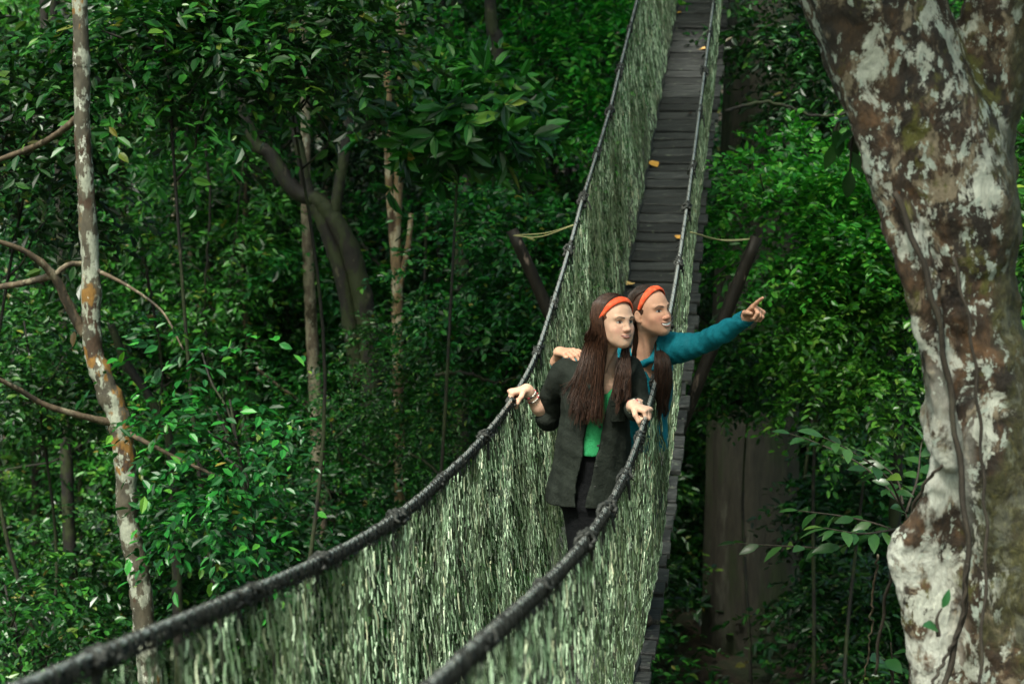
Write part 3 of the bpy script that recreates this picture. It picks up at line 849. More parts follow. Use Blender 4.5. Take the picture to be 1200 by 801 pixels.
stem_tree('slender_tree', 'slender leaning tree with pale and rusty mottled bark and bare side branches',
          [(93, -10), (96, 90), (97, 160), (101, 230), (107, 330), (108, 400), (122, 448), (139, 490), (147, 545), (150, 610), (160, 660), (166, 705), (173, 775), (180, 850)], 10.0,
          [18, 19, 19, 21, 22, 23, 26, 28, 26, 25, 27, 27, 28, 29], m_bgrey, 1,
          branches=[([(100, 392, 10), (84, 365, 9.97), (62, 322, 9.9), (30, 295, 9.8), (-10, 280, 9.7)], [14, 12, 10, 7, 5]),
                    ([(62, 323, 9.9), (25, 332, 10), (-15, 338, 10.1)], [9, 8, 7]), ([(64, 322, 9.9), (80, 310, 9.95), (97, 309, 10)], [7, 6, 6]),
                    ([(140, 497, 10), (100, 488, 9.9), (55, 475, 9.8), (20, 455, 9.7), (-10, 440, 9.6)], [10, 8, 7, 6, 5]),
                    ([(100, 130, 10), (70, 155, 10.2), (40, 172, 10.4), (-10, 190, 10.6)], [10, 8, 8, 6]),
                    ([(146, 505, 10), (185, 525, 9.8), (225, 545, 9.7), (262, 560, 9.6)], [7, 5, 4, 3]),
                    ([(110, 315, 10), (150, 335, 9.9), (190, 365, 9.8), (215, 410, 9.7)], [6, 4, 3, 2])], lmat=m_lmid, knob=.10)
stem_tree('pale_tree', 'slim pale straight trunk standing below the mossy fork, its foot in the shrubs',
          [(358, 130), (358, 200), (361, 300), (366, 400), (371, 480), (374, 560), (376, 700)], 19.0, [11, 12, 13, 15, 17, 18, 18], m_bpale, 2, lmat=m_ldark)
stem_tree('forked_tree', 'leaning dark mossy trunk that forks into thick crooked limbs',
          [(285, 120), (318, 182), (345, 222), (376, 238), (402, 275), (418, 320), (428, 370), (434, 420), (438, 560)], 17.5, [15, 17, 19, 20, 24, 25, 26, 27, 30], m_bdark, 3,
          more=[([(340, 130), (352, 180), (362, 225), (384, 275), (402, 330), (412, 390), (420, 450)], [10, 12, 14, 17, 19, 20, 20]), ([(425, 50), (415, 110), (404, 180), (396, 225), (390, 262)], [10, 12, 13, 14, 15])], lmat=m_ldark)
stem_tree('twin_tree', 'tree with two thin tan flaking stems joining into one, in front of dark forest',
          [(468, -10), (471, 60), (470, 130), (467, 210), (464, 280), (465, 330), (466, 400), (468, 500)], 16.5, [11, 10, 10, 11, 11, 13, 13, 13], m_btan, 4,
          more=[([(452, 60), (455, 120), (455, 190), (458, 250), (462, 300), (465, 345)], [8, 9, 9, 9, 9, 8]), ([(482, 250), (478, 290), (470, 325), (466, 350)], [6, 7, 8, 8])], lmat=m_lmid)
stem_tree('dark_limbed_tree', 'tree with a sinuous black stem near the top, beyond the whorled leaves',
          [(574, 0), (582, 45), (583, 85), (577, 130), (566, 165), (553, 195), (545, 215), (540, 260), (540, 400)], 18.0, [14, 15, 15, 16, 16, 18, 18, 18, 20], m_bdark, 5, lmat=None)
stem_tree('broad_tree', 'broad straight trunk in deep shade on the right, behind the bridge',
          [(893, 60), (890, 200), (886, 350), (882, 450), (881, 600), (881, 720), (882, 800)], 20.5, [84, 90, 98, 104, 108, 116, 132], m_bbig, 6, lmat=m_ldark, seg=64, bmp=.010, ridge=.028)
stem_tree('thin_dark_tree', 'thin dark trunk with a pale edge low on the left, behind the slender mottled tree',
          [(74, 380), (76, 450), (78, 540), (82, 640), (90, 720), (94, 800)], 15.0, [10, 13, 15, 16, 18, 20], m_bdark, 7, lmat=m_ldark)
stem_tree('curved_tree', 'thin dark curving stem between the mottled trunk and the drooping sapling',
          [(130, 380), (148, 425), (172, 460), (190, 495), (200, 525), (205, 600)], 12.5, [9, 10, 10, 11, 11, 12], m_bdark, 8, crown_z=None)
stem_tree('blotched_tree', 'pale blotched trunk showing through dark leaves right of the upper deck',
          [(903, -10), (906, 60), (908, 140), (908, 300), (910, 420)], 23.0, [17, 18, 19, 20, 20], m_bpale, 9, lmat=None)
stem_tree('bough_tree', 'dark tree with long low boughs stretching across the broad shaded trunk',
          [(1062, 300), (1055, 420), (1050, 560), (1046, 700)], 15.6, [12, 14, 15, 16], m_bdark, 10, crown_z=None,
          branches=[([(1052, 440), (1000, 420), (950, 436), (900, 458), (850, 476), (808, 480)], [9, 8, 8, 8, 7, 5]), ([(905, 456), (935, 470), (975, 472)], [6, 5, 4]), ([(1056, 400), (1020, 430), (1000, 445)], [6, 5, 4])])
# background poles
BG = [(150, 24, 11), (232, 27, 9), (285, 24, 10), (320, 29, 12), (395, 30, 12), (508, 22, 9), (530, 27, 11), (610, 30, 12), (655, 33, 10), (960, 24, 10), (1015, 27, 13), (45, 22, 12), (860, 26, 11), (200, 33, 11)]
for i, (px, D, wd) in enumerate(BG):
    r = np.random.default_rng(300 + i); k = r.normal(0, 14)
    pale = i % 3 == 1
    stem_tree('pole_tree', 'thin pale straight trunk deep in the forest background' if pale else 'thin dark straight trunk deep in the forest background',
              [(px + k, -40), (px + k * .6 + r.normal(0, 5), 200), (px + r.normal(0, 5), 420), (px - k * .4, 640)], D, [wd * .8, wd * .9, wd, wd * 1.1], m_bpale if pale else m_bdark, 320 + i, lmat=m_ldark)['group'] = 'thin pale trunks in the background' if pale else 'thin dark trunks in the background'

# thin lianas and leaning dead stems between the trees
LI = [([(168, 300), (182, 370), (190, 440), (186, 520)], 12.0, 4, 'thin dark liana hanging just right of the slender mottled trunk'), ([(300, 430), (330, 455), (352, 470), (368, 492)], 16.5, 5, 'thin pale bare twig leaning against the slim pale trunk'),
      ([(510, 440), (545, 436), (580, 448), (612, 440)], 14.2, 5, 'thin dark bare branch reaching towards the bridge below the leaning post'), ([(20, 185), (48, 170), (75, 140)], 11.2, 7, 'dark crooked branch at the upper far left'),
      ([(236, 120), (246, 240), (240, 360), (248, 470)], 18.5, 4, 'thin straight liana hanging in the gap left of the mossy fork'), ([(288, 210), (284, 320), (290, 420), (286, 500)], 20.0, 4, 'pale thin liana hanging left of the slim pale trunk'),
      ([(500, 250), (498, 330), (505, 420), (500, 500)], 18.0, 4, 'dark thin liana right of the twin tan stems'), ([(1030, 650), (1022, 700), (1020, 740), (1012, 800)], 9.5, 3, 'thin brown vine hanging beside the seedling at the buttress'),
      ([(850, 130), (900, 120), (960, 136), (1010, 128)], 15.8, 5, 'dark bare branch crossing behind the top of the bright crown'), ([(520, 560), (480, 530), (450, 545), (420, 530)], 15.0, 4, 'thin bare twig in the fine leaved shrub beyond the left cable')]
for pth, D, wd, lab in LI:
    mb = MB(); cv = resample([P(x, y, D + .1 * q) for q, (x, y) in enumerate(pth)], 30); cv += RNG.normal(0, .006, cv.shape)
    tube(mb, cv, np.linspace(1, .6, 30) * wd / FPX * D * .5, 6, bump=.08)
    tag(mb.build('liana' if 'liana' in lab or 'vine' in lab else 'bare_branch', m_branch if 'pale' in lab or 'brown' in lab else m_bdark, None, True, org=cv[-1]), lab, 'liana' if 'liana' in lab or 'vine' in lab else 'branch')

# ------------------------------------------------------------------ forest fill: copies of a few kinds
FILL = []
def fill_kind(cls, hc, R, args, m, seed, lab, name, tr):
    loc = (-60 - seed, -40, float(G(-60 - seed, -40)))
    t = tree_template(name, lab, 'shrub' if 'shrub' in lab else 'tree', lab, None, seed, m, m_bdark, hc, R, args, tr, 9, loc)
    FILL.append((cls, t))
fill_kind(0, 1.2, (1.2, 1.1, 1.0), MI, m_ldark, 41, 'dark leafy shrub on the forest floor deep behind the bridge', 'forest_shrub', .03)
fill_kind(0, 1.3, (1.1, 1.2, 1.0), SM, m_lmid, 42, 'small leaved green shrub on the forest floor deep behind the bridge', 'forest_shrub', .03)
fill_kind(1, 4.2, (1.4, 1.3, 1.5), MI, m_lmid, 43, 'mid green leafy tree in the forest behind, at handrail height', 'forest_tree', .06)
fill_kind(1, 4.0, (1.4, 1.4, 1.4), SM, m_ldark, 44, 'dark small leaved tree in the forest behind, at handrail height', 'forest_tree', .06)
fill_kind(1, 4.4, (1.3, 1.3, 1.4), dict(nclump=24, nspray=9, clump_r=.45, L=.17, nl=7, tl=.4, wr=.36, droop=.6), m_lmid, 47, 'tree with long hanging leaves in the forest behind, at handrail height', 'long_leaved_tree', .06)
fill_kind(2, 7.4, (1.7, 1.6, 1.7), MI, m_ldark, 45, 'tall dark leafy tree in the forest behind, level with the upper deck', 'tall_forest_tree', .09)
fill_kind(2, 7.6, (1.7, 1.6, 1.6), SM, m_lbri, 46, 'tall bright leafy tree in the forest behind, level with the upper deck', 'tall_forest_tree', .09)
r = np.random.default_rng(11); spots = []
for cls, n, d0, d1 in ((0, 46, 14, 30), (1, 52, 17, 34), (2, 46, 19, 40)):
    tries = 0; got = 0
    while got < n and tries < 4000:
        tries += 1
        D = d0 + (d1 - d0) * r.uniform(0, 1) ** .8; x = r.uniform(-1, 1) * (D * .285 + .6)
        s = (np.array([x, D]) - O2) @ U2; q = (np.array([x, D]) - O2) @ N2
        if cls > 0 and s < 22.5 and abs(q - .3) < 2.7: continue
        pxx = 600 + x / D * FPX
        mg = 2200 * 1.45 / D
        if D < 21.5 and 820 - mg < pxx < 940 + mg: continue            # keep the broad trunk clear
        if cls > 0 and D < 19.5 and 290 - mg < pxx < 480 + mg: continue        # and the forked one
        if any(c == cls and (x - a) ** 2 + (D - b_) ** 2 < (1.0 if cls == 0 else 1.5) for c, a, b_ in spots): continue
        spots.append((cls, x, D)); got += 1
used = {}
for cls, x, D in spots:
    ks = [k for k, (c, t) in enumerate(FILL) if c == cls]; k = ks[int(r.uniform(0, 1) * len(ks)) % len(ks)]
    t = FILL[k][1]; loc = (x, D, float(G(x, D)) - .05); rz = r.uniform(0, 6.28); sc_ = r.uniform(.85, 1.25)
    if k not in used:
        used[k] = 1; t.location = loc; t.rotation_euler = (0, 0, rz); t.scale = (sc_,) * 3
    else:
        dup(t, loc, rz, sc_)

# ------------------------------------------------------------------ ground cover and the far wood
r = np.random.default_rng(21)
n = 7000; D = r.uniform(10, 46, n); x = r.uniform(-1, 1, n) * (D * .34 + 2); z = G(x, D) + r.uniform(0, .5, n)
V, Q = sprays(r, np.stack([x, D, z], -1), r.normal(0, 1, (n, 3)) * [1, 1, .3] + [0, 0, .45], .4, 7, .14, .45, .6)
o = np_mesh('undergrowth', V, Q, m_ldark); tag(o, 'low dark leafy undergrowth covering the forest floor', 'undergrowth', kind='stuff')
n = 9000; D = r.uniform(40, 62, n); x = r.uniform(-1, 1, n) * (D * .42 + 3); z = G(x, D) + r.uniform(0, 1, n) ** .8 * 13
V, Q = sprays(r, np.stack([x, D, z], -1), r.normal(0, 1, (n, 3)), .9, 8, .34, .5, .5)
o = np_mesh('far_forest', V, Q, m_ldark); tag(o, 'far wall of dark forest closing the view', 'forest', kind='stuff')

# ------------------------------------------------------------------ big mottled tree in front, right
DT = 5.3
def px_r(wpx, D=DT): return wpx / FPX * D * .5
big = SDF(P(900, 850, DT) - [0, .55, 0], P(1330, -60, DT) + [0, .55, 0], .010)
trunk = [(1106, 150, 130), (1110, 200, 132), (1118, 260, 120), (1126, 320, 114), (1135, 380, 112), (1146, 440, 118), (1158, 520, 134), (1171, 600, 150), (1184, 700, 170), (1195, 800, 190), (1200, 860, 200)]
cv = resample([(*P(x, y, DT), px_r(w)) for x, y, w in trunk], 40); big.chain(cv[:, :3], cv[:, 3], .03)
limbL = [(1128, 260, 118), (1098, 190, 122), (1068, 110, 124), (1038, 40, 128), (1004, -60, 138)]
cv = resample([(*P(x, y, DT - .02), px_r(w)) for x, y, w in limbL], 20); big.chain(cv[:, :3], cv[:, 3], .06)
limbR = [(1126, 240, 84), (1141, 150, 76), (1164, 70, 70), (1196, -60, 76)]
cv = resample([(*P(x, y, DT + .03), px_r(w)) for x, y, w in limbR], 20); big.chain(cv[:, :3], cv[:, 3], .05)
side = [(952, -60, 32, -.02), (985, 60, 34, -.03), (1012, 130, 34, -.05), (1040, 210, 34, -.06), (1062, 280, 34, -.07), (1082, 340, 30, -.08), (1096, 410, 26, -.08), (1106, 480, 23, -.08), (1112, 540, 23, -.07)]
cv = resample([(*P(x, y, DT + d - .08), px_r(w)) for x, y, w, d in side], 40); big.chain(cv[:, :3], cv[:, 3], .018)
rib = [(1003, 40, 40), (1038, 120, 42), (1068, 210, 44), (1092, 300, 44), (1105, 390, 40), (1120, 480, 40)]
cv = resample([(*P(x, y, DT - .07), px_r(w)) for x, y, w in rib], 30); big.chain(cv[:, :3], cv[:, 3], .014)
# buttress fin
fin = [[(1106, 530, 24), (1128, 560, 30)], [(1098, 575, 26), (1140, 600, 40)], [(1076, 618, 26), (1140, 640, 40)], [(1054, 646, 24), (1140, 680, 40)], [(1062, 690, 26), (1145, 710, 40)], [(1074, 740, 28), (1150, 745, 40)], [(1084, 790, 32), (1155, 790, 44)], [(1090, 850, 36), (1160, 850, 50)]]
fv = np.array([[(*P(x, y, DT - .10 + .05 * j), px_r(w)) for j, (x, y, w) in enumerate(row)] for row in fin])
A = resample(fv[:, 0], 26); B = resample(fv[:, 1], 26)
for t in np.linspace(0, 1, 7):
    C = A * (1 - t) + B * t; big.chain(C[:, :3], C[:, 3], .012)
r = np.random.default_rng(77)
for i in range(26):
    t = r.integers(0, 36); q = resample([(*P(x, y, DT), px_r(w)) for x, y, w in trunk], 40)[t]; an = r.uniform(PI * .9, PI * 2.1)
    p = q[:3] + q[3] * np.array([math.cos(an), math.sin(an) * 1.0, 0]) * .98
    big.ell(p, r.uniform(.02, .05, 3) * [1, .5, 1.3], k=.02)
big.warp(.007, 18, 3); big.warp(.0038, 60, 4); big.warp(.0020, 150, 6)
V, Q = big.mesh()
m_big, nt, b, out = mat('lichen_blotched_bark')
co = objco(nt, (1, 1, .62))
dist = nt.nodes.new('ShaderNodeTexNoise'); dist.inputs['Scale'].default_value = 9; nt.links.new(co, dist.inputs[0])
va = nt.nodes.new('ShaderNodeVectorMath'); va.operation = 'MULTIPLY_ADD'; va.inputs[1].default_value = (.07, .07, .07); nt.links.new(dist.outputs[1], va.inputs[0]); nt.links.new(co, va.inputs[2])
W = va.outputs[0]
fine = noise(nt, W, 60, 6, .7)
c = ramp(nt, noise(nt, W, 14, 6, .65), [(.34, (.009, .006, .004)), (.52, (.046, .026, .013)), (.70, (.16, .082, .036))])
def layer(c, col, sc_, th, soft, off):
    mp = nt.nodes.new('ShaderNodeMapping'); mp.inputs['Location'].default_value = off; nt.links.new(W, mp.inputs[0])
    k = ramp(nt, noise(nt, mp.outputs[0], sc_, 9, .68), [(th, (0, 0, 0)), (th + soft, (1, 1, 1))])
    col2 = ramp(nt, fine, [(.28, [v * .55 for v in col]), (.62, col)])
    return mixc(nt, k, c, col2)
c = layer(c, (.27, .215, .145), 12, .53, .05, (4, 1, 2))
c = layer(c, (.022, .014, .008), 5, .54, .05, (7, 3, 1))
c = layer(c, (.12, .115, .022), 6.5, .55, .06, (1, 8, 5))
c = layer(c, (.60, .61, .53), 11, .54, .035, (9, 2, 4))
c = layer(c, (.50, .56, .49), 26, .565, .03, (2, 6, 9))
c = layer(c, (.30, .11, .025), 11, .66, .05, (5, 5, 5))
# the right flank is dark and mossy
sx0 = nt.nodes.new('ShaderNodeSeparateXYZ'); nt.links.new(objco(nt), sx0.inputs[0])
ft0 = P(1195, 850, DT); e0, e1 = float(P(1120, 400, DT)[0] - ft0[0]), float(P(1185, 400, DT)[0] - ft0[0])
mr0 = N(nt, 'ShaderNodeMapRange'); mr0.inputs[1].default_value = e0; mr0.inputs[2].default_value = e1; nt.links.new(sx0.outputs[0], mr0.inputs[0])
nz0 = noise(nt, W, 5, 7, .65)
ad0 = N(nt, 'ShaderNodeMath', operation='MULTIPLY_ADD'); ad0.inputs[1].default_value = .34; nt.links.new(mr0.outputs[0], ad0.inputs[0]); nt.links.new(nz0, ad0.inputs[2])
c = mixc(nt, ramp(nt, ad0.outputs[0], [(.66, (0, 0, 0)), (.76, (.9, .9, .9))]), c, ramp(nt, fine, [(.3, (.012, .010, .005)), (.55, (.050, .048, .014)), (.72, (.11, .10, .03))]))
# the buttress carries a coat of white lichen of its own
sx = nt.nodes.new('ShaderNodeSeparateXYZ'); nt.links.new(objco(nt), sx.inputs[0])
foot = P(1195, 850, DT); foot[2] = float(G(foot[0], foot[1]))
bx = float(P(1118, 640, DT)[0] - foot[0]); 
mr = N(nt, 'ShaderNodeMapRange'); mr.inputs[1].default_value = bx + .02; mr.inputs[2].default_value = bx - .05; nt.links.new(sx.outputs[0], mr.inputs[0])
zt = float(P(1100, 520, DT)[2] - foot[2]); mz = N(nt, 'ShaderNodeMapRange'); mz.inputs[1].default_value = zt + .30; mz.inputs[2].default_value = zt; nt.links.new(sx.outputs[2], mz.inputs[0])
mm_ = nt.nodes.new('ShaderNodeMath'); mm_.operation = 'MULTIPLY'; nt.links.new(mr.outputs[0], mm_.inputs[0]); nt.links.new(mz.outputs[0], mm_.inputs[1])
kk_ = nt.nodes.new('ShaderNodeMath'); kk_.operation = 'MULTIPLY'; nt.links.new(mm_.outputs[0], kk_.inputs[0]); nt.links.new(ramp(nt, noise(nt, W, 9, 5, .6), [(.44, (0, 0, 0)), (.51, (1, 1, 1))]), kk_.inputs[1])
c = mixc(nt, kk_.outputs[0], c, ramp(nt, fine, [(.3, (.36, .35, .30)), (.6, (.58, .59, .53))]))
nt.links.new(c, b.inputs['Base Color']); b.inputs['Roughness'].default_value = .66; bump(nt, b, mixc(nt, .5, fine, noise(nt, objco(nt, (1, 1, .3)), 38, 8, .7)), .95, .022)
root = thing('mottled_tree', 'huge forked tree with white, rust and olive blotched bark and a pale buttress', 'tree', foot)
lowr = [(*P(1200, 850, DT), px_r(200)), (foot[0], foot[1], foot[2] + 1.5, px_r(215)), (foot[0], foot[1], foot[2] - .3, px_r(300))]
mb = MB(); mb.add(V, Q); cl = resample(lowr, 20); tube(mb, cl[:, :3], cl[:, 3], 20, bump=.02)
upL = resample([(*P(1016, -20, DT - .02), px_r(128)), (*P(1004, -62, DT - .02), px_r(138)), (*(P(960, -260, DT)), px_r(135)), (*(P(900, -560, DT)), px_r(110))], 14); tube(mb, upL[:, :3], upL[:, 3], 16, bump=.02)
upR = resample([(*P(1184, -20, DT + .03), px_r(70)), (*P(1196, -62, DT + .03), px_r(78)), (*(P(1260, -260, DT)), px_r(84)), (*(P(1330, -560, DT)), px_r(70))], 14); tube(mb, upR[:, :3], upR[:, 3], 14, bump=.02)
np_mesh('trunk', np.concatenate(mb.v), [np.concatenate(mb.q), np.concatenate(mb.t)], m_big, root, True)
Vc, Qc, cc = crown(np.random.default_rng(5), (1.6, 1.4, .8), c0=P(1120, -700, DT), nclump=14, nspray=12, clump_r=.6, L=.2, nl=8, tl=.6)
np_mesh('crown', Vc, Qc, m_lmid, root)

# climbing vines on it
def vine(path, wpx, lab, d=-.17):
    mb = MB(); cv = resample([P(x, y, DT + (v[0] if v else d)) for x, y, *v in path], 60)
    cv += .004 * np.sin(np.arange(60) * .9)[:, None] * np.array([1, 0, .3]); tube(mb, cv, px_r(wpx), 6, bump=.08)
    o = mb.build('climbing_vine', m_twig, None, True, org=cv[-1]); return tag(o, lab, 'vine')
vine([(1048, 225, -.22), (1078, 300, -.24), (1098, 370, -.24), (1112, 450, -.22), (1124, 540, -.24), (1134, 640, -.28), (1128, 720, -.26), (1110, 790, -.26), (1100, 850, -.3)], 7, 'thick dark vine running down the edge of the pale buttress')
vine([(1116, 300, -.22), (1136, 380, -.24), (1146, 470, -.25), (1152, 560, -.27), (1156, 640, -.3), (1150, 760, -.34), (1146, 850, -.36)], 4, 'thin dark vine hanging straight down the middle of the mottled trunk')
vine([(1104, 545, -.2), (1085, 565, -.15), (1066, 605, -.06), (1052, 650, -.02), (1038, 700, .1), (1025, 790, .2)], 4, 'thin dark vine bowing out over the top of the pale buttress')
vine([(1133, 660, -.29), (1126, 730, -.28), (1108, 770, -.27), (1090, 805, -.3)], 4, 'short dark vine crossing low over the pale buttress')

# broad leaved sapling
m_lbig = leaf_mat('broad_leaf_blades', [(0, (.012, .055, .010)), (.5, (.030, .125, .028)), (.85, (.07, .20, .05)), (1, (.14, .27, .04))], .30, .2)
def broad_sapling(lab, foot_px, D, stems, n_each, L, seed, name='broad_leaved_sapling', wr=.42, ground=True):
    r = np.random.default_rng(seed); f = P(*foot_px, D); f[2] = float(G(f[0], f[1])) if ground else f[2]
    root = thing(name, lab, 'sapling' if ground else 'leafy shoot', f)
    mb = MB(); ml = MB()
    if ground: main = resample([f - [0, 0, .1], (f + P(*foot_px, D)) / 2, P(*foot_px, D)], 12); tube(mb, main, np.linspace(.016, .010, 12), 6)
    for path in stems:
        pts = resample([P(x, y, D + d) for x, y, d in path], 16); tube(mb, pts, np.linspace(.007, .0025, 16), 5)
        t = np.linspace(3, 15, n_each).astype(int); a = unit(np.gradient(pts, axis=0))[t]
        sg = np.where(np.arange(n_each) % 2, 1, -1)[:, None]; side = unit(np.cross(a, [0, 0, 1.0]))
        d = a * .7 + side * sg * .8 + r.normal(0, .25, (n_each, 3)); d[:, 2] -= .22; d[-1] = a[-1]
        big_leaves(ml, pts[t], d, np.array([0, 0, 1.0]) + r.normal(0, .32, (n_each, 3)) - np.array([0, .25, 0]), L * r.uniform(.65, 1.15, n_each), wr)
    mb.build('stem', m_twig, root, True); ml.build('foliage', m_lbig, root, True)
broad_sapling('sapling with layered broad shiny leaves just left of the pale buttress', (1072, 640), 8.6,
    [[(1072, 640, 0), (1055, 590, 0), (1010, 545, .05), (960, 520, .1), (926, 508, .1)], [(1060, 600, 0), (1040, 560, -.2), (1000, 530, -.3), (965, 512, -.35)],
     [(1072, 640, 0), (1040, 618, 0), (990, 605, .05), (935, 598, .1)], [(1050, 620, 0), (1010, 625, -.2), (965, 618, -.3)],
     [(1040, 618, 0), (985, 640, .1), (930, 640, .15), (862, 636, .2)], [(1062, 600, 0), (1075, 560, .1), (1080, 520, .2), (1090, 500, .2)], [(1058, 590, 0), (1050, 560, .25), (1020, 535, .4)]], 13, .125, 71)
broad_sapling('small plant with a few lit yellow green leaves at the foot of the pale buttress', (1046, 800), 6.6, [[(1046, 800, 0), (1046, 780, 0), (1044, 752, -.02)], [(1046, 790, 0), (1040, 775, -.05), (1034, 772, -.1)]], 4, .085, 72, 'seedling', .6)
broad_sapling('single dark leaf shoot lying over the pale buttress', (1100, 745), DT - .45, [[(1100, 745, 0), (1098, 725, 0), (1104, 712, 0)]], 2, .075, 73, 'vine_shoot', .45, False)
broad_sapling('sprig of large dark leaves hanging beside the leaning edge of the big trunk', (1020, 140), DT, [[(1020, 140, .05), (985, 140, .1), (976, 170, .1)], [(1020, 140, .05), (1000, 160, .1), (996, 200, .1)]], 4, .09, 74, 'leafy_shoot', .5, False)

# fallen log
a, c = P(930, 812, 15.5), P(1110, 770, 15.0)
mb = MB(); cv = resample([a - [.4, 0, .05], (a + c) / 2 + [0, 0, .03], c], 30); tube(mb, cv, np.linspace(.085, .07, 30), 12, bump=.05)
tag(mb.build('fallen_log', m_bdark, None, True, org=(a + c) / 2), 'dark fallen log lying at the bottom beside the pale buttress', 'log')
# ------------------------------------------------------------------ the two women
def skin_mat(name, base):
    m, nt, b, out = mat(name)
    at = nt.nodes.new('ShaderNodeAttribute'); at.attribute_name = 'tint'
    n1 = noise(nt, objco(nt), 45, 4)
    c = mixc(nt, .35, base, ramp(nt, n1, [(.35, [v * .75 for v in base]), (.65, [min(1, v * 1.12) for v in base])]))
    nt.links.new(mixc(nt, 1.0, c, at.outputs[0], 'MULTIPLY'), b.inputs['Base Color'])
    b.inputs['Roughness'].default_value = .55; b.inputs['Specular IOR Level'].default_value = .3
    b.inputs['Subsurface Weight'].default_value = .12; b.inputs['Subsurface Radius'].default_value = (.012, .005, .003); b.inputs['Subsurface Scale'].default_value = .6
    return m

def cloth_mat(name, col, fr=260, amt=.35, rough=.8):
    m, nt, b, out = mat(name)
    co = objco(nt); n1 = noise(nt, co, 7, 5, .6); n2 = noise(nt, co, fr, 2)
    c = ramp(nt, n1, [(.3, [v * (1 - amt) for v in col]), (.7, [v * (1 + amt) for v in col])])
    nt.links.new(mixc(nt, .5, c, mixc(nt, 1.0, c, ramp(nt, n2, [(.3, (.55,) * 3), (.7, (1.35,) * 3)]), 'MULTIPLY')), b.inputs['Base Color'])
    b.inputs['Roughness'].default_value = rough; b.inputs['Specular IOR Level'].default_value = .15
    b.inputs['Sheen Weight'].default_value = 0
    n3 = noise(nt, co, 38, 5, .6)
    bump(nt, b, n3, .55, .012)
    return m

def hair_mat(name, a, c):
    m, nt, b, out = mat(name)
    g = nt.nodes.new('ShaderNodeNewGeometry')
    nt.links.new(ramp(nt, g.outputs['Random Per Island'], [(0, a), (.6, [(x + y) / 2 for x, y in zip(a, c)]), (1, c)]), b.inputs['Base Color'])
    b.inputs['Roughness'].default_value = .45; b.inputs['Specular IOR Level'].default_value = .3
    return m

m_skin1 = skin_mat('fair_skin', (.66, .41, .30)); m_skin2 = skin_mat('tanned_skin', (.57, .31, .21))
m_hair1 = hair_mat('chestnut_hair', (.020, .010, .007), (.085, .036, .020)); m_hair2 = hair_mat('dark_brown_hair', (.012, .008, .006), (.050, .023, .014))
m_jkt = cloth_mat('charcoal_green_cloth', (.016, .020, .016)); m_tee = cloth_mat('bright_green_jersey', (.03, .27, .10), amt=.15)
m_trs = cloth_mat('black_trouser_cloth', (.0035, .004, .005)); m_teal = cloth_mat('teal_cloth', (.006, .15, .20), amt=.22, rough=.7)
m_gtrs = cloth_mat('grey_trouser_cloth', (.055, .058, .062)); m_shoe = cloth_mat('dark_shoe_leather', (.03, .025, .02))
m_eyew, nt, b, out = mat('eye_white'); b.inputs['Base Color'].default_value = (.50, .47, .44, 1); b.inputs['Roughness'].default_value = .15
m_iris, nt, b, out = mat('dark_brown_iris'); b.inputs['Base Color'].default_value = (.025, .012, .007, 1); b.inputs['Roughness'].default_value = .1
m_teeth, nt, b, out = mat('teeth'); b.inputs['Base Color'].default_value = (.92, .90, .85, 1); b.inputs['Roughness'].default_value = .2
m_band, nt, b, out = mat('orange_headband_cloth')
bn = noise(nt, objco(nt), 55, 3, .5)
nt.links.new(ramp(nt, bn, [(.40, (.80, .075, .018)), (.60, (.86, .13, .04)), (.70, (.85, .28, .14))]), b.inputs['Base Color']); b.inputs['Roughness'].default_value = .7
m_bead, nt, b, out = mat('bracelet_beads'); g = nt.nodes.new('ShaderNodeNewGeometry')
nt.links.new(ramp(nt, g.outputs['Random Per Island'], [(0, (.55, .55, .5)), (.35, (.02, .02, .02)), (.6, (.5, .05, .08)), (.8, (.6, .3, .35))], 'CONSTANT'), b.inputs['Base Color']); b.inputs['Roughness'].default_value = .4


m_lashm, nt, b, out = mat('lash_black'); b.inputs['Base Color'].default_value = (.008, .006, .005, 1); b.inputs['Roughness'].default_value = .6
m_browm, nt, b, out = mat('brow_hair'); b.inputs['Base Color'].default_value = (.045, .026, .018, 1); b.inputs['Roughness'].default_value = .7
m_lidm, nt, b, out = mat('lid_rim'); b.inputs['Base Color'].default_value = (.22, .10, .075, 1); b.inputs['Roughness'].default_value = .5
m_mouth, nt, b, out = mat('mouth_inside'); b.inputs['Base Color'].default_value = (.05, .012, .010, 1); b.inputs['Roughness'].default_value = .5
m_lip1, nt, b, out = mat('rose_lips'); b.inputs['Base Color'].default_value = (.42, .16, .135, 1); b.inputs['Roughness'].default_value = .35
m_lip2, nt, b, out = mat('brown_rose_lips'); b.inputs['Base Color'].default_value = (.38, .135, .105, 1); b.inputs['Roughness'].default_value = .38


class Head:
    def __init__(s, c, yaw, pitch=0.0, roll=0.0, k=1.0):
        """yaw: 0 faces the camera, + turns to picture right"""
        f = np.array([math.sin(yaw) * math.cos(pitch), -math.cos(yaw) * math.cos(pitch), math.sin(pitch)])
        r = unit(np.cross(f, [0, 0, 1.0])); u = np.cross(r, f)
        r, u = r * math.cos(roll) + u * math.sin(roll), u * math.cos(roll) - r * math.sin(roll)
        s.R = np.array([r, f, u]); s.c = np.asarray(c, float); s.k = k
    ZL = .87          # short lower face
    def __call__(s, x, y, z): return s.c + s.k * (np.array([x, y, z * (s.ZL if z < 0 else 1)]) @ s.R)
    def pts(s, a):
        a = np.array(a, float); a[..., 2] *= np.where(a[..., 2] < 0, s.ZL, 1); return s.c + s.k * (a @ s.R)
    def loc(s, V):
        L = ((V - s.c) @ s.R.T) / s.k; L[..., 2] /= np.where(L[..., 2] < 0, s.ZL, 1); return L


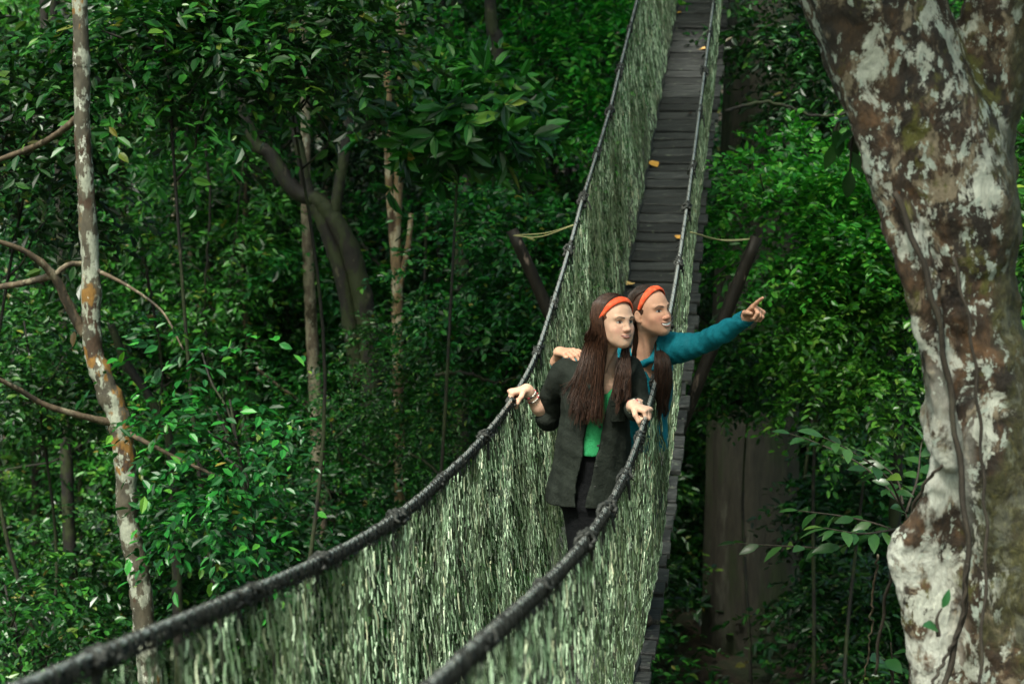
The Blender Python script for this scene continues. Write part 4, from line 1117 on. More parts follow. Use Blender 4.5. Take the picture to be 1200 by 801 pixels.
def head_sdf(H, smile, h=.0021, neck=None):
    lo = H.c - [.17, .17, .30]; hi = H.c + [.17, .17, .15]
    S = SDF(lo, hi, h); R = H.R; k = H.k
    E = lambda c, r, kk=.02, cut=False, RR=None: S.ell(H(*c), np.array(r) * k, R if RR is None else RR, kk, cut)
    E((0, -.014, .030), (.073, .094, .088), 0)          # skull
    E((0, .022, .030), (.064, .066, .078), .03)         # forehead
    E((0, .030, -.040), (.050, .058, .062), .035)       # mid face
    E((0, .042, -.078), (.032, .042, .030), .03)        # jaw
    E((0, .074, -.099), (.016, .015, .014), .022)       # chin
    for q in (-1, 1):
        S.cone(H(q * .053, .0, -.045), H(q * .017, .068, -.098), .013 * k, .011 * k, .028 * k)    # jaw line
        E((q * .040, .060, -.026), (.020, .018, .017), .025)  # cheek bones
        E((q * .028, .056, -.058), (.019, .025, .026), .028)
        S.cone(H(q * .012, .088, .029), H(q * .046, .074, .031), .0085 * k, .007 * k, .014 * k)   # brow
    for q in (-1, 1): E((q * .031, .094, .010), (.0170, .0115, .0115), .014, True)                # sockets
    S.cone(H(0, .086, .022), H(0, .106, -.022), .0075 * k, .0088 * k, .018 * k)                    # nose
    E((0, .1075, -.026), (.0090, .009, .0075), .010)
    for q in (-1, 1):
        E((q * .0115, .097, -.0285), (.0070, .009, .0062), .009)
        E((q * .0060, .104, -.0345), (.0028, .004, .0025), .002, True)
    # lips
    zz = -.060
    wd = .033 if smile else .0285
    for j in range(8):
        t0, t1 = -1 + j * .25, -1 + (j + 1) * .25
        up = lambda t: (t * wd, .0970 - .0135 * t * t, zz + .0035 + (.0055 * t * t if smile else .0042 * t * t) + (.0050 if smile else 0) - .0012 * math.exp(-(t / .15) ** 2))
        dn = lambda t: (t * wd, .0950 - .0130 * t * t, zz - .0055 + (.012 * t * t if smile else .0068 * t * t) - (.0085 * (1 - t * t) if smile else 0))
        S.cone(H(*up(t0)), H(*up(t1)), (.0042 * (1 - .5 * t0 * t0)) * k, .0042 * (1 - .5 * t1 * t1) * k, .004 * k)
        S.cone(H(*dn(t0)), H(*dn(t1)), (.0046 * (1 - .55 * t0 * t0)) * k, .0046 * (1 - .55 * t1 * t1) * k, .004 * k)
    for q in (-1, 1):                                     # ears
        E((q * .0755, -.012, -.002), (.008, .019, .030), .008)
        E((q * .0850, -.008, .002), (.0055, .011, .018), .003, True)
        E((q * .0735, -.004, -.032), (.006, .009, .009), .006)
    return S


def paint_face(H, V, smile):
    """blush of cheeks, nose and ears, darker lids"""
    L = H.loc(V); C = np.ones((len(V), 3))
    for q in (-1, 1):
        bl = np.exp(-((L[:, 0] - q * .042) ** 2 + (L[:, 2] + .030) ** 2) / .0005) * (L[:, 1] > .02)
        C *= 1 - bl[:, None] * np.array([.02, .17, .15])
        lid = np.exp(-((L[:, 0] - q * .031) ** 2 / .00030 + (L[:, 2] - .015) ** 2 / .00006)) * (L[:, 1] > .05)
        C *= 1 - lid[:, None] * np.array([.12, .20, .20])
    ns = np.exp(-(L[:, 0] ** 2 + (L[:, 2] + .028) ** 2) / .00035) * (L[:, 1] > .085)
    return C * (1 - ns[:, None] * np.array([.02, .14, .12]))


def facepatch(name, S, H, x, z, mats, mi, parent, off=.0006, bulge=0.0):
    """a thin piece laid on the face: grids x, z (n,m) in head space, material per cell (n-1,m-1)"""
    n, m = x.shape; yy = np.arange(.135, .030, -.0006)
    pts = np.stack([np.broadcast_to(x[..., None], (n, m, len(yy))), np.broadcast_to(yy, (n, m, len(yy))), np.broadcast_to(z[..., None], (n, m, len(yy)))], -1)
    hit = S.at(H.pts(pts)) < 0
    y = yy[np.argmax(hit, -1)]
    for _ in range(2):
        y2 = y.copy(); y2[1:-1] = (y[:-2] + y[1:-1] * 2 + y[2:]) / 4; y = y2
        y2 = y.copy(); y2[:, 1:-1] = (y[:, :-2] + y[:, 1:-1] * 2 + y[:, 2:]) / 4; y = y2
    V = H.pts(np.stack([x, y + off + bulge, z], -1).reshape(-1, 3))
    i = np.arange(n - 1)[:, None] * m; j = np.arange(m - 1)[None]
    Q = np.stack([i + j, i + m + j, i + m + j + 1, i + j + 1], -1).reshape(-1, 4)
    return np_mesh(name, V, Q, mats, parent, True, midx=np.asarray(mi).ravel() if mi is not None else None)


def features(S, H, parent, smile, gx=.0, lipm=None):
    """eyes, brows, lips and teeth"""
    u = np.linspace(-1, 1, 33)[:, None]
    for q in (-1, 1):
        v = np.linspace(-1.22, 1.42, 27)[None, :]
        uo = u * q                                            # + at the outer corner
        up = (.0052 if not smile else .0046) * (1 - np.abs(u + .12 * q) ** 2.2).clip(0) + .0002
        dn = .0038 * (1 - np.abs(u - .1 * q) ** 2.0).clip(0) + .0002
        x = q * .0312 + u * .0148 + 0 * v
        z = .0098 + .0014 * uo + np.where(v > 0, v * up, v * dn) + np.where(v > 1, (v - 1) * .0022, 0) - np.where(v < -1, (-1 - v) * .0016, 0)
        xc = (x[1:, 1:] + x[:-1, :-1]) / 2; zc = (z[1:, 1:] + z[:-1, :-1]) / 2; vc = (v[0, 1:] + v[0, :-1])[None, :] / 2 + 0 * xc
        d = np.hypot(xc - q * .0312 - gx, zc - .0106)
        mi = np.where(d < .0027, 2, np.where(d < .0064, 1, 0)); mi = np.where(vc > .86, 2, mi); mi = np.where(vc < -1.0, 3, mi)
        mi = np.where(np.abs(u[1:] + u[:-1]) / 2 > .93, 3, mi)
        hl = np.hypot(xc - q * .0312 - gx + .0022, zc - .0128) < .0011  # catchlight painted on the iris as a speck of eye white
        mi = np.where(hl, 0, mi)
        bul = .0014 * np.sqrt((1 - u ** 2).clip(0)) * np.sqrt((1 - (v / 1.3) ** 2).clip(0))
        facepatch('eye', S, H, x, z, [m_eyew, m_iris, m_lashm, m_lidm], mi, parent, .0007, bul)
        t = np.linspace(0, 1, 22)[:, None]; w = np.linspace(-1, 1, 5)[None, :]
        x = q * (.0125 + .040 * t) + 0 * w
        z = .0278 + .0065 * np.sin(np.clip(t / .68, 0, 1) * PI / 2) - .0095 * np.clip((t - .6) / .4, 0, 1) ** 1.5 + w * (.0030 * (1 - .75 * t ** 1.6) * np.clip(t * 9 + .45, 0, 1))
        facepatch('eyebrow', S, H, x, z, [m_browm], None, parent, .0009)
    zz = -.060; wd = .0360 if smile else .0310
    u = np.linspace(-1, 1, 41)[:, None]; c = 1 - u * u
    cu = .0085 * u * u if smile else .0052 * u * u
    top = zz + cu + (.0068 if smile else .0080) * c ** .8 - .0016 * np.exp(-(u / .16) ** 2) + (.0032 * c if smile else 0)
    m1 = zz + cu + (.0052 * c if smile else .0014 * c ** .7)
    m2 = zz + cu - (.0082 * c ** .8 if smile else .0014 * c ** .7)
    bot = zz + cu - (.0150 if smile else .0105) * c ** .7
    def band(name, lo, hi, mats, n=6, off=.0006, bl=0.0, mi=None):
        w = np.linspace(0, 1, n)[None, :]; x = u * wd + 0 * w; z = lo * (1 - w) + hi * w
        return facepatch(name, S, H, x, z, mats, mi, parent, off, bl * np.sin(PI * w) * c)
    band('lip', m1, top, [lipm], 6, .0008, .0016); band('lip', bot, m2, [lipm], 7, .0008, .0024)
    uc = np.abs((u[1:] + u[:-1]) / 2)
    mi = np.where(uc > (.80 if smile else .62), 1, 0) * np.ones((1, 5), int); mi[:, -1] = np.where(uc[:, 0] > .0, mi[:, -1], 0); mi[:, 0] = 1 if not smile else mi[:, 0]
    band('teeth', m2, m1, [m_teeth, m_mouth], 6, .0012 if smile else .0010, 0, mi)


def hand_chain(S, w, d, n, side, pose, L=.175, k=.006):
    """w wrist point, d direction of the palm, n back-of-hand normal, side +1 when the thumb is on the d x n side; pose 'grip' | 'point' | 'drape'"""
    d = unit(d); n = unit(n - d * (n @ d)); t = np.cross(d, n) * side
    pl = L * .46
    for q in (-1.0, -.33, .33, 1.0):
        S.cone(w + t * q * .016 + d * .004, w + d * pl + t * q * .027 - n * .003 * abs(q), .0125, .0105, .012)
    lens = {0: .90, 1: 1.0, 2: .93, 3: .72}
    bends = {'grip': [(66, 84, 62), (68, 86, 62), (70, 86, 62), (72, 86, 62)], 'point': [(-4, 4, 4), (62, 85, 55), (68, 88, 55), (70, 88, 55)], 'drape': [(30, 30, 22), (32, 30, 22), (34, 32, 22), (36, 32, 22)]}[pose]
    for f in range(4):
        q = 1.0 - f * .667
        base = w + d * (pl - (.004 if f in (0, 2) else 0) - (.010 if f == 3 else 0)) + t * q * .0265
        sp = {'grip': .03, 'point': .02, 'drape': .08}[pose]
        dd = unit(d + t * q * sp); p = base; ang = 0
        for j, (fr, r0, r1) in enumerate(((.46, .0090, .0082), (.30, .0082, .0075), (.24, .0075, .0062))):
            ang += math.radians(bends[f][j]); v = dd * math.cos(ang) - n * math.sin(ang)
            e = p + v * L * .52 * fr * lens[f]
            S.cone(p, e, r0, r1, .004); p = e
    # thumb leaves the side of the palm near its base
    tb = w + d * .016 + t * .020 - n * .004
    if pose == 'grip': vs = (d * .55 + t * .55 - n * .55, d * .6 - t * .05 - n * .75, d * .2 - t * .45 - n * .85)
    elif pose == 'point': vs = (d * .75 + t * .55 - n * .45, d * .95 + t * .05 - n * .5, d * .8 - t * .3 - n * .45)
    else: vs = (d * .7 + t * .75 - n * .2, d * .9 + t * .35 - n * .2, d * .95 + t * .1 - n * .2)
    p = tb
    for v, l, r0, r1 in zip(vs, (.034, .030, .024), (.0125, .0105, .0092), (.0105, .0092, .0075)):
        e = p + unit(v) * l; S.cone(p, e, r0, r1, .005); p = e


def strands(paths, r0, r1, n=14, rng=RNG, jit=.004, seg=3):
    """paths (m,k,3) control points per strand -> thin tapered tubes, vectorised"""
    C = np.asarray(paths, float); m, k, _ = C.shape
    q = np.concatenate([2 * C[:, :1] - C[:, 1:2], C, 2 * C[:, -1:] - C[:, -2:-1]], 1)
    u = np.linspace(0, k - 1 - 1e-6, n); i = u.astype(int); f = (u - i)[None, :, None]
    a, b, c, d = q[:, i], q[:, i + 1], q[:, i + 2], q[:, i + 3]
    Pn = .5 * (2 * b + (c - a) * f + (2 * a - 5 * b + 4 * c - d) * f ** 2 + (3 * b - a - 3 * c + d) * f ** 3)
    ph = rng.uniform(0, 6, (m, 1, 3)); Pn = Pn + jit * np.sin(np.linspace(0, 7, n)[None, :, None] + ph) * np.linspace(.1, 1, n)[None, :, None]
    T = unit(np.gradient(Pn, axis=1)); A = unit(np.cross(T, np.array([.2, .9, .3]))); B = np.cross(T, A)
    rr = (np.linspace(r0, r1, n)[None, :] * rng.uniform(.6, 1.3, (m, 1)))[:, :, None, None]
    an = np.arange(seg) * 2 * PI / seg
    V = Pn[:, :, None, :] + rr * (np.cos(an)[None, None, :, None] * A[:, :, None, :] + np.sin(an)[None, None, :, None] * B[:, :, None, :])
    b0 = np.arange(m)[:, None, None] * n * seg + np.arange(n - 1)[None, :, None] * seg; j = np.arange(seg)[None, None]; kk = (j + 1) % seg
    return V.reshape(-1, 3), np.stack([b0 + j, b0 + kk, b0 + seg + kk, b0 + seg + j], -1).reshape(-1, 4)


def on_skull(H, x, y, z, inf=.013):
    c = np.array([0, -.020, .032]); r = np.array([.075, .094, .090]) + inf / H.k
    v = np.array([x, y, z]) - c; return H(*(c + v / np.linalg.norm(v / r)))


def hair_cap(H, infl=.010, fwd=.0):
    S = SDF(H.c - .17, H.c + .17, .0034)
    S.ell(H(0, -.020, .032), np.array([.075, .094, .090]) * H.k + infl * .9, H.R)
    S.ell(H(0, -.045, -.03), np.array([.066, .060, .075]) * H.k + infl * .6, H.R, .03)
    V0 = S.lo + S.h * np.stack(np.meshgrid(*[np.arange(n) for n in S.n], indexing='ij'), -1)
    L = H.loc(V0.reshape(-1, 3)).reshape(V0.shape)
    cut = L[..., 1] - (.076 + fwd * (L[..., 2] < .085) + .42 * (L[..., 2] - .095) - .9 * np.maximum(0, .045 - L[..., 2]) * (L[..., 2] < .045))
    S.g = np.maximum(S.g, np.where(np.abs(L[..., 0]) < 1, cut, S.g).astype(np.float32))
    S.warp(.0012, 160, 5)
    return S.mesh()


def headband(H, parent, top=(.064, .116), side=(.002, .018), w0=.0195, w1=.005, rad=.0865):
    n = 41; m = 9
    th = np.linspace(.10, PI - .10, n); ct, st = np.cos(th), np.sin(th)
    c = np.array([0, side[0], side[1]]); e = np.array([0, top[0], top[1]]) - c
    ctr = c + np.stack([ct * rad, 0 * ct, 0 * ct], 1) + st[:, None] * e
    nrm = unit(np.stack([ct / rad, st * e[1] / (e @ e), st * e[2] / (e @ e)], 1)); nrm[:, 1] = st * e[1] / np.linalg.norm(e) * .9; nrm[:, 2] = st * e[2] / np.linalg.norm(e); nrm[:, 0] = ct; nrm = unit(nrm)
    tang = unit(np.gradient(ctr, axis=0)); ac = np.cross(nrm, tang)
    w_ = w1 + (w0 - w1) * np.clip(st, 0, 1) ** .8
    x = np.linspace(-1, 1, m)
    V = []
    for lay in (0, 1):
        off = (.0035 * (1 - x ** 2) + .0012 * np.sin(x * 9)) * (1 if lay == 0 else 0) - (.003 if lay else 0)
        drop = -.012 * x ** 2 * .35
        V.append(ctr[:, None, :] + ac[:, None, :] * (x[None, :, None] * w_[:, None, None]) + nrm[:, None, :] * (off + drop)[None, :, None])
    V = np.concatenate(V).reshape(-1, 3)
    i = np.arange(n - 1)[:, None] * m; j = np.arange(m - 1)[None]
    Q1 = np.stack([i + j, i + j + 1, i + m + j + 1, i + m + j], -1).reshape(-1, 4); Q2 = Q1[:, ::-1] + n * m
    ed = []
    for a in range(n - 1):
        for jj in (0, m - 1):
            ed.append([a * m + jj, (a + 1) * m + jj, n * m + (a + 1) * m + jj, n * m + a * m + jj])
    o = np_mesh('headband', H.pts(V), np.concatenate([Q1, Q2, np.array(ed)]), m_band, parent, True)
    return o


def add_tint(o, C):
    at = o.data.color_attributes.new('tint', 'FLOAT_COLOR', 'POINT')
    at.data.foreach_set('color', np.concatenate([C, np.ones((len(C), 1))], 1).astype(np.float32).ravel())


def relax(V, Q, it=2, w=.5):
    for _ in range(it):
        acc = np.zeros_like(V); n = np.zeros(len(V))
        for a in range(4):
            for bb in ((a + 1) % 4, (a + 3) % 4):
                np.add.at(acc, Q[:, a], V[Q[:, bb]]); np.add.at(n, Q[:, a], 1)
        V = V * (1 - w) + w * acc / np.maximum(n, 1)[:, None]
    return V


def sleeve(S, pts, rad, seed):
    r = np.random.default_rng(seed); n = 22
    c = resample(np.concatenate([np.array(pts), np.array(rad)[:, None]], 1), n); L = np.linalg.norm(c[-1, :3] - c[0, :3])
    fold = 0
    off = resample(r.normal(0, .005, (7, 3)), n) * np.sin(np.linspace(0, 3.1, n))[:, None]
    S.cone(c[0, :3], c[1, :3], c[0, 3], c[1, 3], .035); S.chain(c[:, :3] + off, c[:, 3] + fold, .006); S.chain(c[:6, :3], c[:6, 3] * .97, .03)


def body_mesh(parent, H, grids, skin, smile):
    VV, QQ, CC = [], [], []; n = 0
    for gi, S in enumerate(grids):
        V, Q = S.mesh(); V = relax(V, Q, 1, .4)
        C = paint_face(H, V, smile) if gi == 0 else np.ones((len(V), 3))
        VV.append(V); QQ.append(Q + n); CC.append(C); n += len(V)
    o = np_mesh('body', np.concatenate(VV), np.concatenate(QQ), skin, parent, True)
    add_tint(o, np.concatenate(CC)); return o


def cloth(name, S, m, parent, it=2):
    V, Q = S.mesh(); V = relax(V, Q, it, .5)
    return np_mesh(name, V, Q, m, parent, True)


def ring(name, c, ax, r, bead, n, parent, m=None):
    ax = unit(ax); a = unit(np.cross(ax, [.3, .2, .9])); b_ = np.cross(ax, a); mb = MB()
    for i in range(n):
        th = 2 * PI * i / n; p = c + r * (math.cos(th) * a + math.sin(th) * b_)
        t = -math.sin(th) * a + math.cos(th) * b_; hl = PI * r / n * .9
        tube(mb, [p - t * hl, p - t * hl * .5, p + t * hl * .5, p + t * hl], [bead * .6, bead, bead, bead * .6], 6)
    return mb.build(name, m or m_bead, parent, True)


# ================================================= the woman in front
D1 = 7.88
dk = lambda s: float(zdeck(s))
f1 = bp(7.88, .37, dk(7.88))
W1 = thing('person', 'woman with long loose brown hair, orange headband and charcoal green jacket, holding both hand cables', 'person', f1)
H1 = Head(P(719.5, 379, 7.82), math.radians(34), math.radians(3), math.radians(2), .935)
S = head_sdf(H1, False)
nb = P(706, 424, 7.92)
S.cone(H1(0, -.022, -.055), nb + [0, .01, .01], .045, .048, .03); S.cone(nb, P(702, 450, 7.90), .056, .085, .05)
S.cone(H1(.028, -.005, -.07), P(704, 432, 7.85), .014, .010, .02); S.cone(H1(-.028, -.005, -.07), P(708, 432, 7.84), .014, .010, .02)
g_head = S
# right hand on the wide side cable, left hand on the other
hR = ropept(0, 7.92); hL = ropept(1, 7.53)
wR, eR, sR = P(627, 466, 7.92), P(643, 493, 8.10), P(662, 434, 7.97)
wL, eL, sL = P(741, 482, 7.60), P(751, 477, 7.84), P(736, 432, 7.90)
gs = []; wrists = []
for (w_, e_, hp, sd_, d) in ((wR, eR, hR, -1, (-.95, -.22, -.12)), (wL, eL, hL, 1, (.84, -.50, -.12))):
    d = unit(d); nz = unit(np.array([0, 0, 1.0]) - d * d[2])
    wq = hp + nz * .027 - d * .064
    lo = np.minimum(np.minimum(wq, e_), hp) - .11; hi = np.maximum(np.maximum(wq, e_), hp) + .11
    S = SDF(lo, hi, .0023)
    S.chain([e_, (e_ * .55 + wq * .45), wq - unit(wq - e_) * .012, wq], [.034, .031, .0235, .022], .02)
    hand_chain(S, wq, d, nz, sd_, 'grip', .150)
    gs.append(S); wrists.append((e_ * .55 + wq * .45, wq))
S = SDF(f1 - [.40, .35, .02], f1 + [.40, .35, 1.35], .008)
bodylev = [(*P(703, 440, 7.93)[:2], P(703, 440, 7.93)[2], .13, .07), (*P(701, 465, 7.93), .135, .085), (*P(696, 510, 7.94), .115, .08), (*P(691, 560, 7.95), .14, .095)]
S.loft(bodylev, math.radians(-6))
fR, fL = f1 + [-.085, .03, .06], f1 + [.075, -.02, .06]
kR, kL = P(684, 660, 7.90), P(699, 660, 7.86)
hpR, hpL = P(680, 575, 7.95), P(702, 575, 7.93)
S.chain([hpR, kR, fR], [.075, .05, .036], .03); S.chain([hpL, kL, fL], [.075, .05, .036], .03)
S.chain([sR, eR], [.036, .030], .03); S.chain([sL, eL], [.036, .030], .03)
o = body_mesh(W1, H1, [g_head] + gs + [S], m_skin1, False)
features(g_head, H1, W1, False, -.0022, m_lip1)
V, Q = hair_cap(H1, .009, .008); cap = (V, Q)
headband(H1, W1)
rc = np.random.default_rng(91); CL = np.stack([rc.uniform(0, 1, 64) ** .8, rc.normal(0, 1, 64), rc.normal(0, 1, 64), rc.uniform(0, 1, 64)], 1)
# loose hair: right fall, left fall, back
r = np.random.default_rng(31); paths = []
for i in range(1900):
    y0 = r.uniform(-.085, .034); s0 = r.uniform(0, .05); fw = np.clip((y0 + .085) / .12, 0, 1)
    cl = CL[i % 64]; tipx = np.clip(cl[0] + r.normal(0, .035), 0, 1); conv = 1.0 if r.uniform() < .8 else 2.5; end = P(661 + 41 * cl[0] + cl[1] * 2 + r.normal(0, .9) * conv, 482 - 16 * (1 - cl[0]) ** 2 + cl[2] * 7 + r.normal(0, 2.5) * conv, 7.760 + .03 * cl[3] + .02 * (1 - tipx) ** 2 + r.normal(0, .003))
    mid = P(672 + 34 * tipx + r.normal(0, 1.2), 440, 7.775 + .05 * r.uniform(0, 1) + .05 * (1 - tipx) ** 2)
    jaw = P(685 + 25 * tipx ** 1.2 + r.normal(0, 1.0), 405, 7.765 + .13 * (1 - tipx) + r.uniform(-.005, .02))
    inf = r.uniform(.009, .015); bm = tipx * .9 + .1 * fw
    paths.append([on_skull(H1, s0, y0, .13, inf), on_skull(H1, s0 * .4 + .058, y0 * .9 - .005, .085, inf), on_skull(H1, .085, -.062 + .088 * bm, .022, inf), H1(.082 + .003 * r.normal() - .006 * bm, -.055 + .084 * bm, -.035) * .8 + .2 * jaw, jaw, mid, end])
for i in range(900):
    cl = CL[i % 30]; y0 = r.uniform(-.085, .045); s0 = -r.uniform(0, .05); t = np.clip(cl[0] + r.normal(0, .05), 0, 1)
    end = P(716 + 20 * cl[0] + cl[1] * 1.5 + r.normal(0, .9), 468 - 12 * cl[0] + cl[2] * 7 + r.normal(0, 2.5), 7.72 + .03 * cl[3])
    mid = P(722 + 15 * t + r.normal(0, 1.3), 436, 7.745 + .04 * r.uniform(0, 1)); jaw = P(729 + 7 * t + r.normal(0, .8), 411, 7.80 + .04 * r.uniform(0, 1))
    y0 = min(y0, .03); inf = r.uniform(.009, .015)
    paths.append([on_skull(H1, s0, y0, .13, inf), on_skull(H1, s0 * .4 - .058, y0 * .9 - .005, .085, inf), on_skull(H1, -.085, y0 * .6 - .03, .02, inf), H1(-.080, y0 * .4 - .035, -.05), jaw, mid, end])
for i in range(300):
    x0 = r.uniform(-.05, .05); t = r.uniform(-1, 1)
    paths.append([on_skull(H1, x0 * .6, -.03, .128), on_skull(H1, x0, -.105, .07), on_skull(H1, x0 * 1.3, -.125, 0), H1(t * .07, -.125, -.10), P(700 + 22 * t, 425, 8.03), P(698 + 28 * t, 452, 8.06), P(697 + 30 * t, 482, 8.07)])
hv, hq = strands(paths, .0021, .0007, 24, r, .003)
mb = MB(); mb.add(cap[0], cap[1]); mb.add(hv, hq); mb.build('hair', m_hair1, W1, True)
# tee
S = SDF(P(640, 600, 7.6), P(760, 400, 8.3), .005)
tl = [(*P(704, 437, 7.93), .125, .075), (*P(702, 460, 7.92), .14, .093), (*P(697, 500, 7.925), .125, .090), (*P(693, 524, 7.93), .135, .098), (*P(692, 530, 7.93), .136, .099)]
S.loft(tl, math.radians(-6)); S.warp(.003, 45, 2)
S.cone(P(711, 418, 7.80), P(709, 444, 7.77), .045, .02, .0, True)
cloth('t_shirt', S, m_tee, W1)
# trousers
S = SDF(f1 - [.40, .35, .02], f1 + [.40, .35, 1.0], .006)
S.loft([(*P(693, 522, 7.95), .128, .088), (*P(691, 560, 7.95), .148, .105), (*P(691, 590, 7.945), .145, .10)], math.radians(-6))
S.chain([hpR, kR, fR + [0, 0, .02]], [.085, .060, .043], .03); S.chain([hpL, kL, fL + [0, 0, .02]], [.085, .060, .043], .03); S.warp(.004, 30, 8)
cloth('trousers', S, m_trs, W1)
for fp, dx in ((fR, -.02), (fL, .03)):
    S = SDF(fp - [.13, .25, .08], fp + [.13, .12, .10], .005)
    S.cone(fp + [0, .05, -.015], fp + [dx, -.14, -.03], .042, .032, .02); S.cone(fp + [0, .03, .03], fp + [0, .01, -.01], .042, .045, .02)
    S.g[:, :, :max(1, int((f1[2] + .004 - S.lo[2]) / S.h))] = 1; cloth('shoe', S, m_shoe, W1)
# jacket, open in front, sleeves rolled to the elbow
S = SDF(P(600, 615, 7.5), P(790, 395, 8.4), .0048)
jl = [(*P(706, 419, 7.95), .070, .055), (*P(704, 428, 7.94), .125, .075), (*P(702, 440, 7.93), .150, .100), (*P(700, 462, 7.92), .155, .115), (*P(698, 485, 7.92), .150, .115), (*P(695, 512, 7.925), .155, .116), (*P(691, 545, 7.93), .165, .122), (*P(687, 575, 7.935), .172, .128), (*P(686, 590, 7.935), .172, .130)]
zA, zB = P(0, 590, 7.9)[2], P(0, 425, 7.9)[2]
def opening(d, u, v, z, f):
    t = np.clip((z - zA) / (zB - zA), 0, 1)
    u0 = -.012 + .030 * t; w_ = .022 + .011 * np.sin(PI * np.clip(t * 1.15, 0, 1)) + .065 * np.clip((t - .62) / .38, 0, 1) ** 1.3
    cut = np.maximum(np.abs(u - u0) - w_, -(v * -1) - 0)   # front is -v
    cut = np.maximum(np.abs(u - u0) - w_, (v + .0 * f[3]))
    d = np.maximum(d, -cut)
    shell = np.sqrt((u / (f[2] - .030)) ** 2 + (v / (f[3] - .030)) ** 2)
    return np.where(v < 0, np.maximum(d, (1 - shell) * .10), d)
S.loft(jl, math.radians(-6), 0, opening)
sleeve(S, [sR + [0, 0, -.008], sR * .5 + eR * .5 + [-.012, .01, 0], eR * .95 + wR * .05], [.052, .049, .045], 41)
sleeve(S, [sL + [0, 0, -.008], sL * .5 + eL * .5 + [.01, 0, 0], eL, eL * .42 + wL * .58], [.052, .049, .046, .043], 42)
S.warp(.0035, 60, 15, sc=(1, 1, .22))
for e_, w_, t in ((eR, wR, .08), (eL, wL, .55)):               # rolled cuffs
    c = e_ * (1 - t) + w_ * t; a = unit(w_ - e_); S.cone(c - a * .016, c + a * .012, .047, .045, .006)
S.warp(.0036, 34, 12); S.warp(.0020, 80, 13)
# folds gathered at the elbows
cloth('jacket', S, m_jkt, W1, 1)
for px_, py_ in ((703, 500), (701, 522), (699, 546), (697, 570)):
    S2 = SDF(P(px_, py_, 7.80) - .03, P(px_, py_, 7.80) + .03, .0018); S2.ell(P(px_, py_, 7.806 if py_ > 530 else 7.812), (.0062, .004, .0062))
    V, Q = S2.mesh(); np_mesh('button', V, Q, m_lash, [c for c in W1.children if c.name.startswith('jacket')][0], True)
# collar and pocket
col = MB()
for pth, wv in (([(690, 424, 7.99), (688, 428, 7.88), (694, 446, 7.80), (697, 462, 7.795)], 0), ([(730, 414, 7.97), (739, 418, 7.87), (735, 434, 7.80), (724, 456, 7.785)], 1)):
    c2 = resample([P(*q) for q in pth], 16); sgn = -1 if wv == 0 else 1
    wds = .022 * np.sin(np.linspace(.5, 2.9, 16)) + .006; o2 = c2 + np.stack([sgn * wds, -.010 + 0 * wds, -.4 * wds], 1)
    A = np.stack([c2 + [0, -.012, 0], o2 + [0, -.010, 0], o2 + [0, 0, 0], c2 + [0, .004, 0]], 1).reshape(-1, 3)
    i = np.arange(15)[:, None] * 4; j = np.arange(4)[None]; k = (j + 1) % 4; col.add(A, np.stack([i + j, i + k, i + 4 + k, i + 4 + j], -1).reshape(-1, 4))
jk = [c for c in W1.children if c.name.startswith('jacket')][0]
col.build('collar', m_jkt, jk, True)
mb = MB(); box(mb, P(724, 484, 7.803), np.array([[math.cos(.25), math.sin(.25), 0], [-math.sin(.25), math.cos(.25), 0], [0, 0, 1.0]]), np.array([.032, .0025, .034])); box(mb, P(724, 472, 7.800), np.array([[math.cos(.25), math.sin(.25), 0], [-math.sin(.25), math.cos(.25), 0], [0, 0, 1.0]]), np.array([.033, .0025, .010])); mb.build('pocket', m_jkt, jk)
fa, fb = wrists[0]; a1 = unit(fb - fa); ring('bracelet', fb * .72 + fa * .28, a1, .0275, .0042, 15, W1); ring('bracelet', fb * .50 + fa * .50, a1, .0305, .003, 18, W1)
fa, fb = wrists[1]; a2 = unit(fb - fa); ring('bracelet', fb * .80 + fa * .20, a2, .0275, .0046, 14, W1)

# ================================================= the woman behind, pointing
f2 = bp(8.38, .43, dk(8.38))
W2 = thing('person', 'smiling woman in a teal jacket and orange headband, pointing away with her outstretched arm', 'person', f2)
H2 = Head(P(762, 367, 8.15), math.radians(44), math.radians(7), math.radians(-3), .945)
S = head_sdf(H2, True)
nb = P(757, 412, 8.24)
S.cone(H2(0, -.022, -.055), nb, .046, .050, .03); S.cone(nb, P(752, 440, 8.27), .056, .085, .05)
S.cone(H2(.03, -.01, -.06), P(760, 420, 8.17), .014, .011, .02)
g_head = S
sL, eL, wL = P(779, 408, 8.22), P(829, 398, 8.03), P(874, 373, 7.84)
sR, eR, wR = P(716, 416, 8.36), P(672, 436, 8.34), P(652, 424, 8.16)
gs = []
S = SDF(np.minimum(wL, eL) - .16, np.maximum(wL, eL) + .20, .0023)
S.chain([eL, eL * .5 + wL * .5, wL], [.030, .029, .022], .02)
dpt = unit(P(900, 353, 7.72) - wL); S.cone(wL, wL + dpt * .015, .024, .022, .01)
hand_chain(S, wL + dpt * .012, dpt, unit(np.array([-.1, 1.0, .30])), 1, 'point', .172); gs.append(S)
tipR = P(676, 411, 8.00)
S = SDF(np.minimum(wR, tipR) - .14, np.maximum(wR, tipR) + .14, .0023)
S.chain([eR, wR], [.036, .024], .02)
dr = unit(P(668, 409, 8.02) - wR); S.cone(wR, wR + dr * .01, .024, .022, .01)
hand_chain(S, P(655, 412, 8.10), unit(P(674, 412, 7.99) - P(655, 412, 8.10)), np.array([-.10, -.35, 1.0]), -1, 'drape', .17); S.cone(wR, P(655, 412, 8.10), .023, .021, .015); gs.append(S)
S = SDF(f2 - [.45, .40, .02], f2 + [.45, .40, 1.4], .008)
S.loft([(*P(750, 432, 8.28), .135, .07), (*P(748, 460, 8.29), .13, .085), (*P(745, 505, 8.31), .11, .08), (*P(741, 550, 8.33), .135, .095)], math.radians(20))
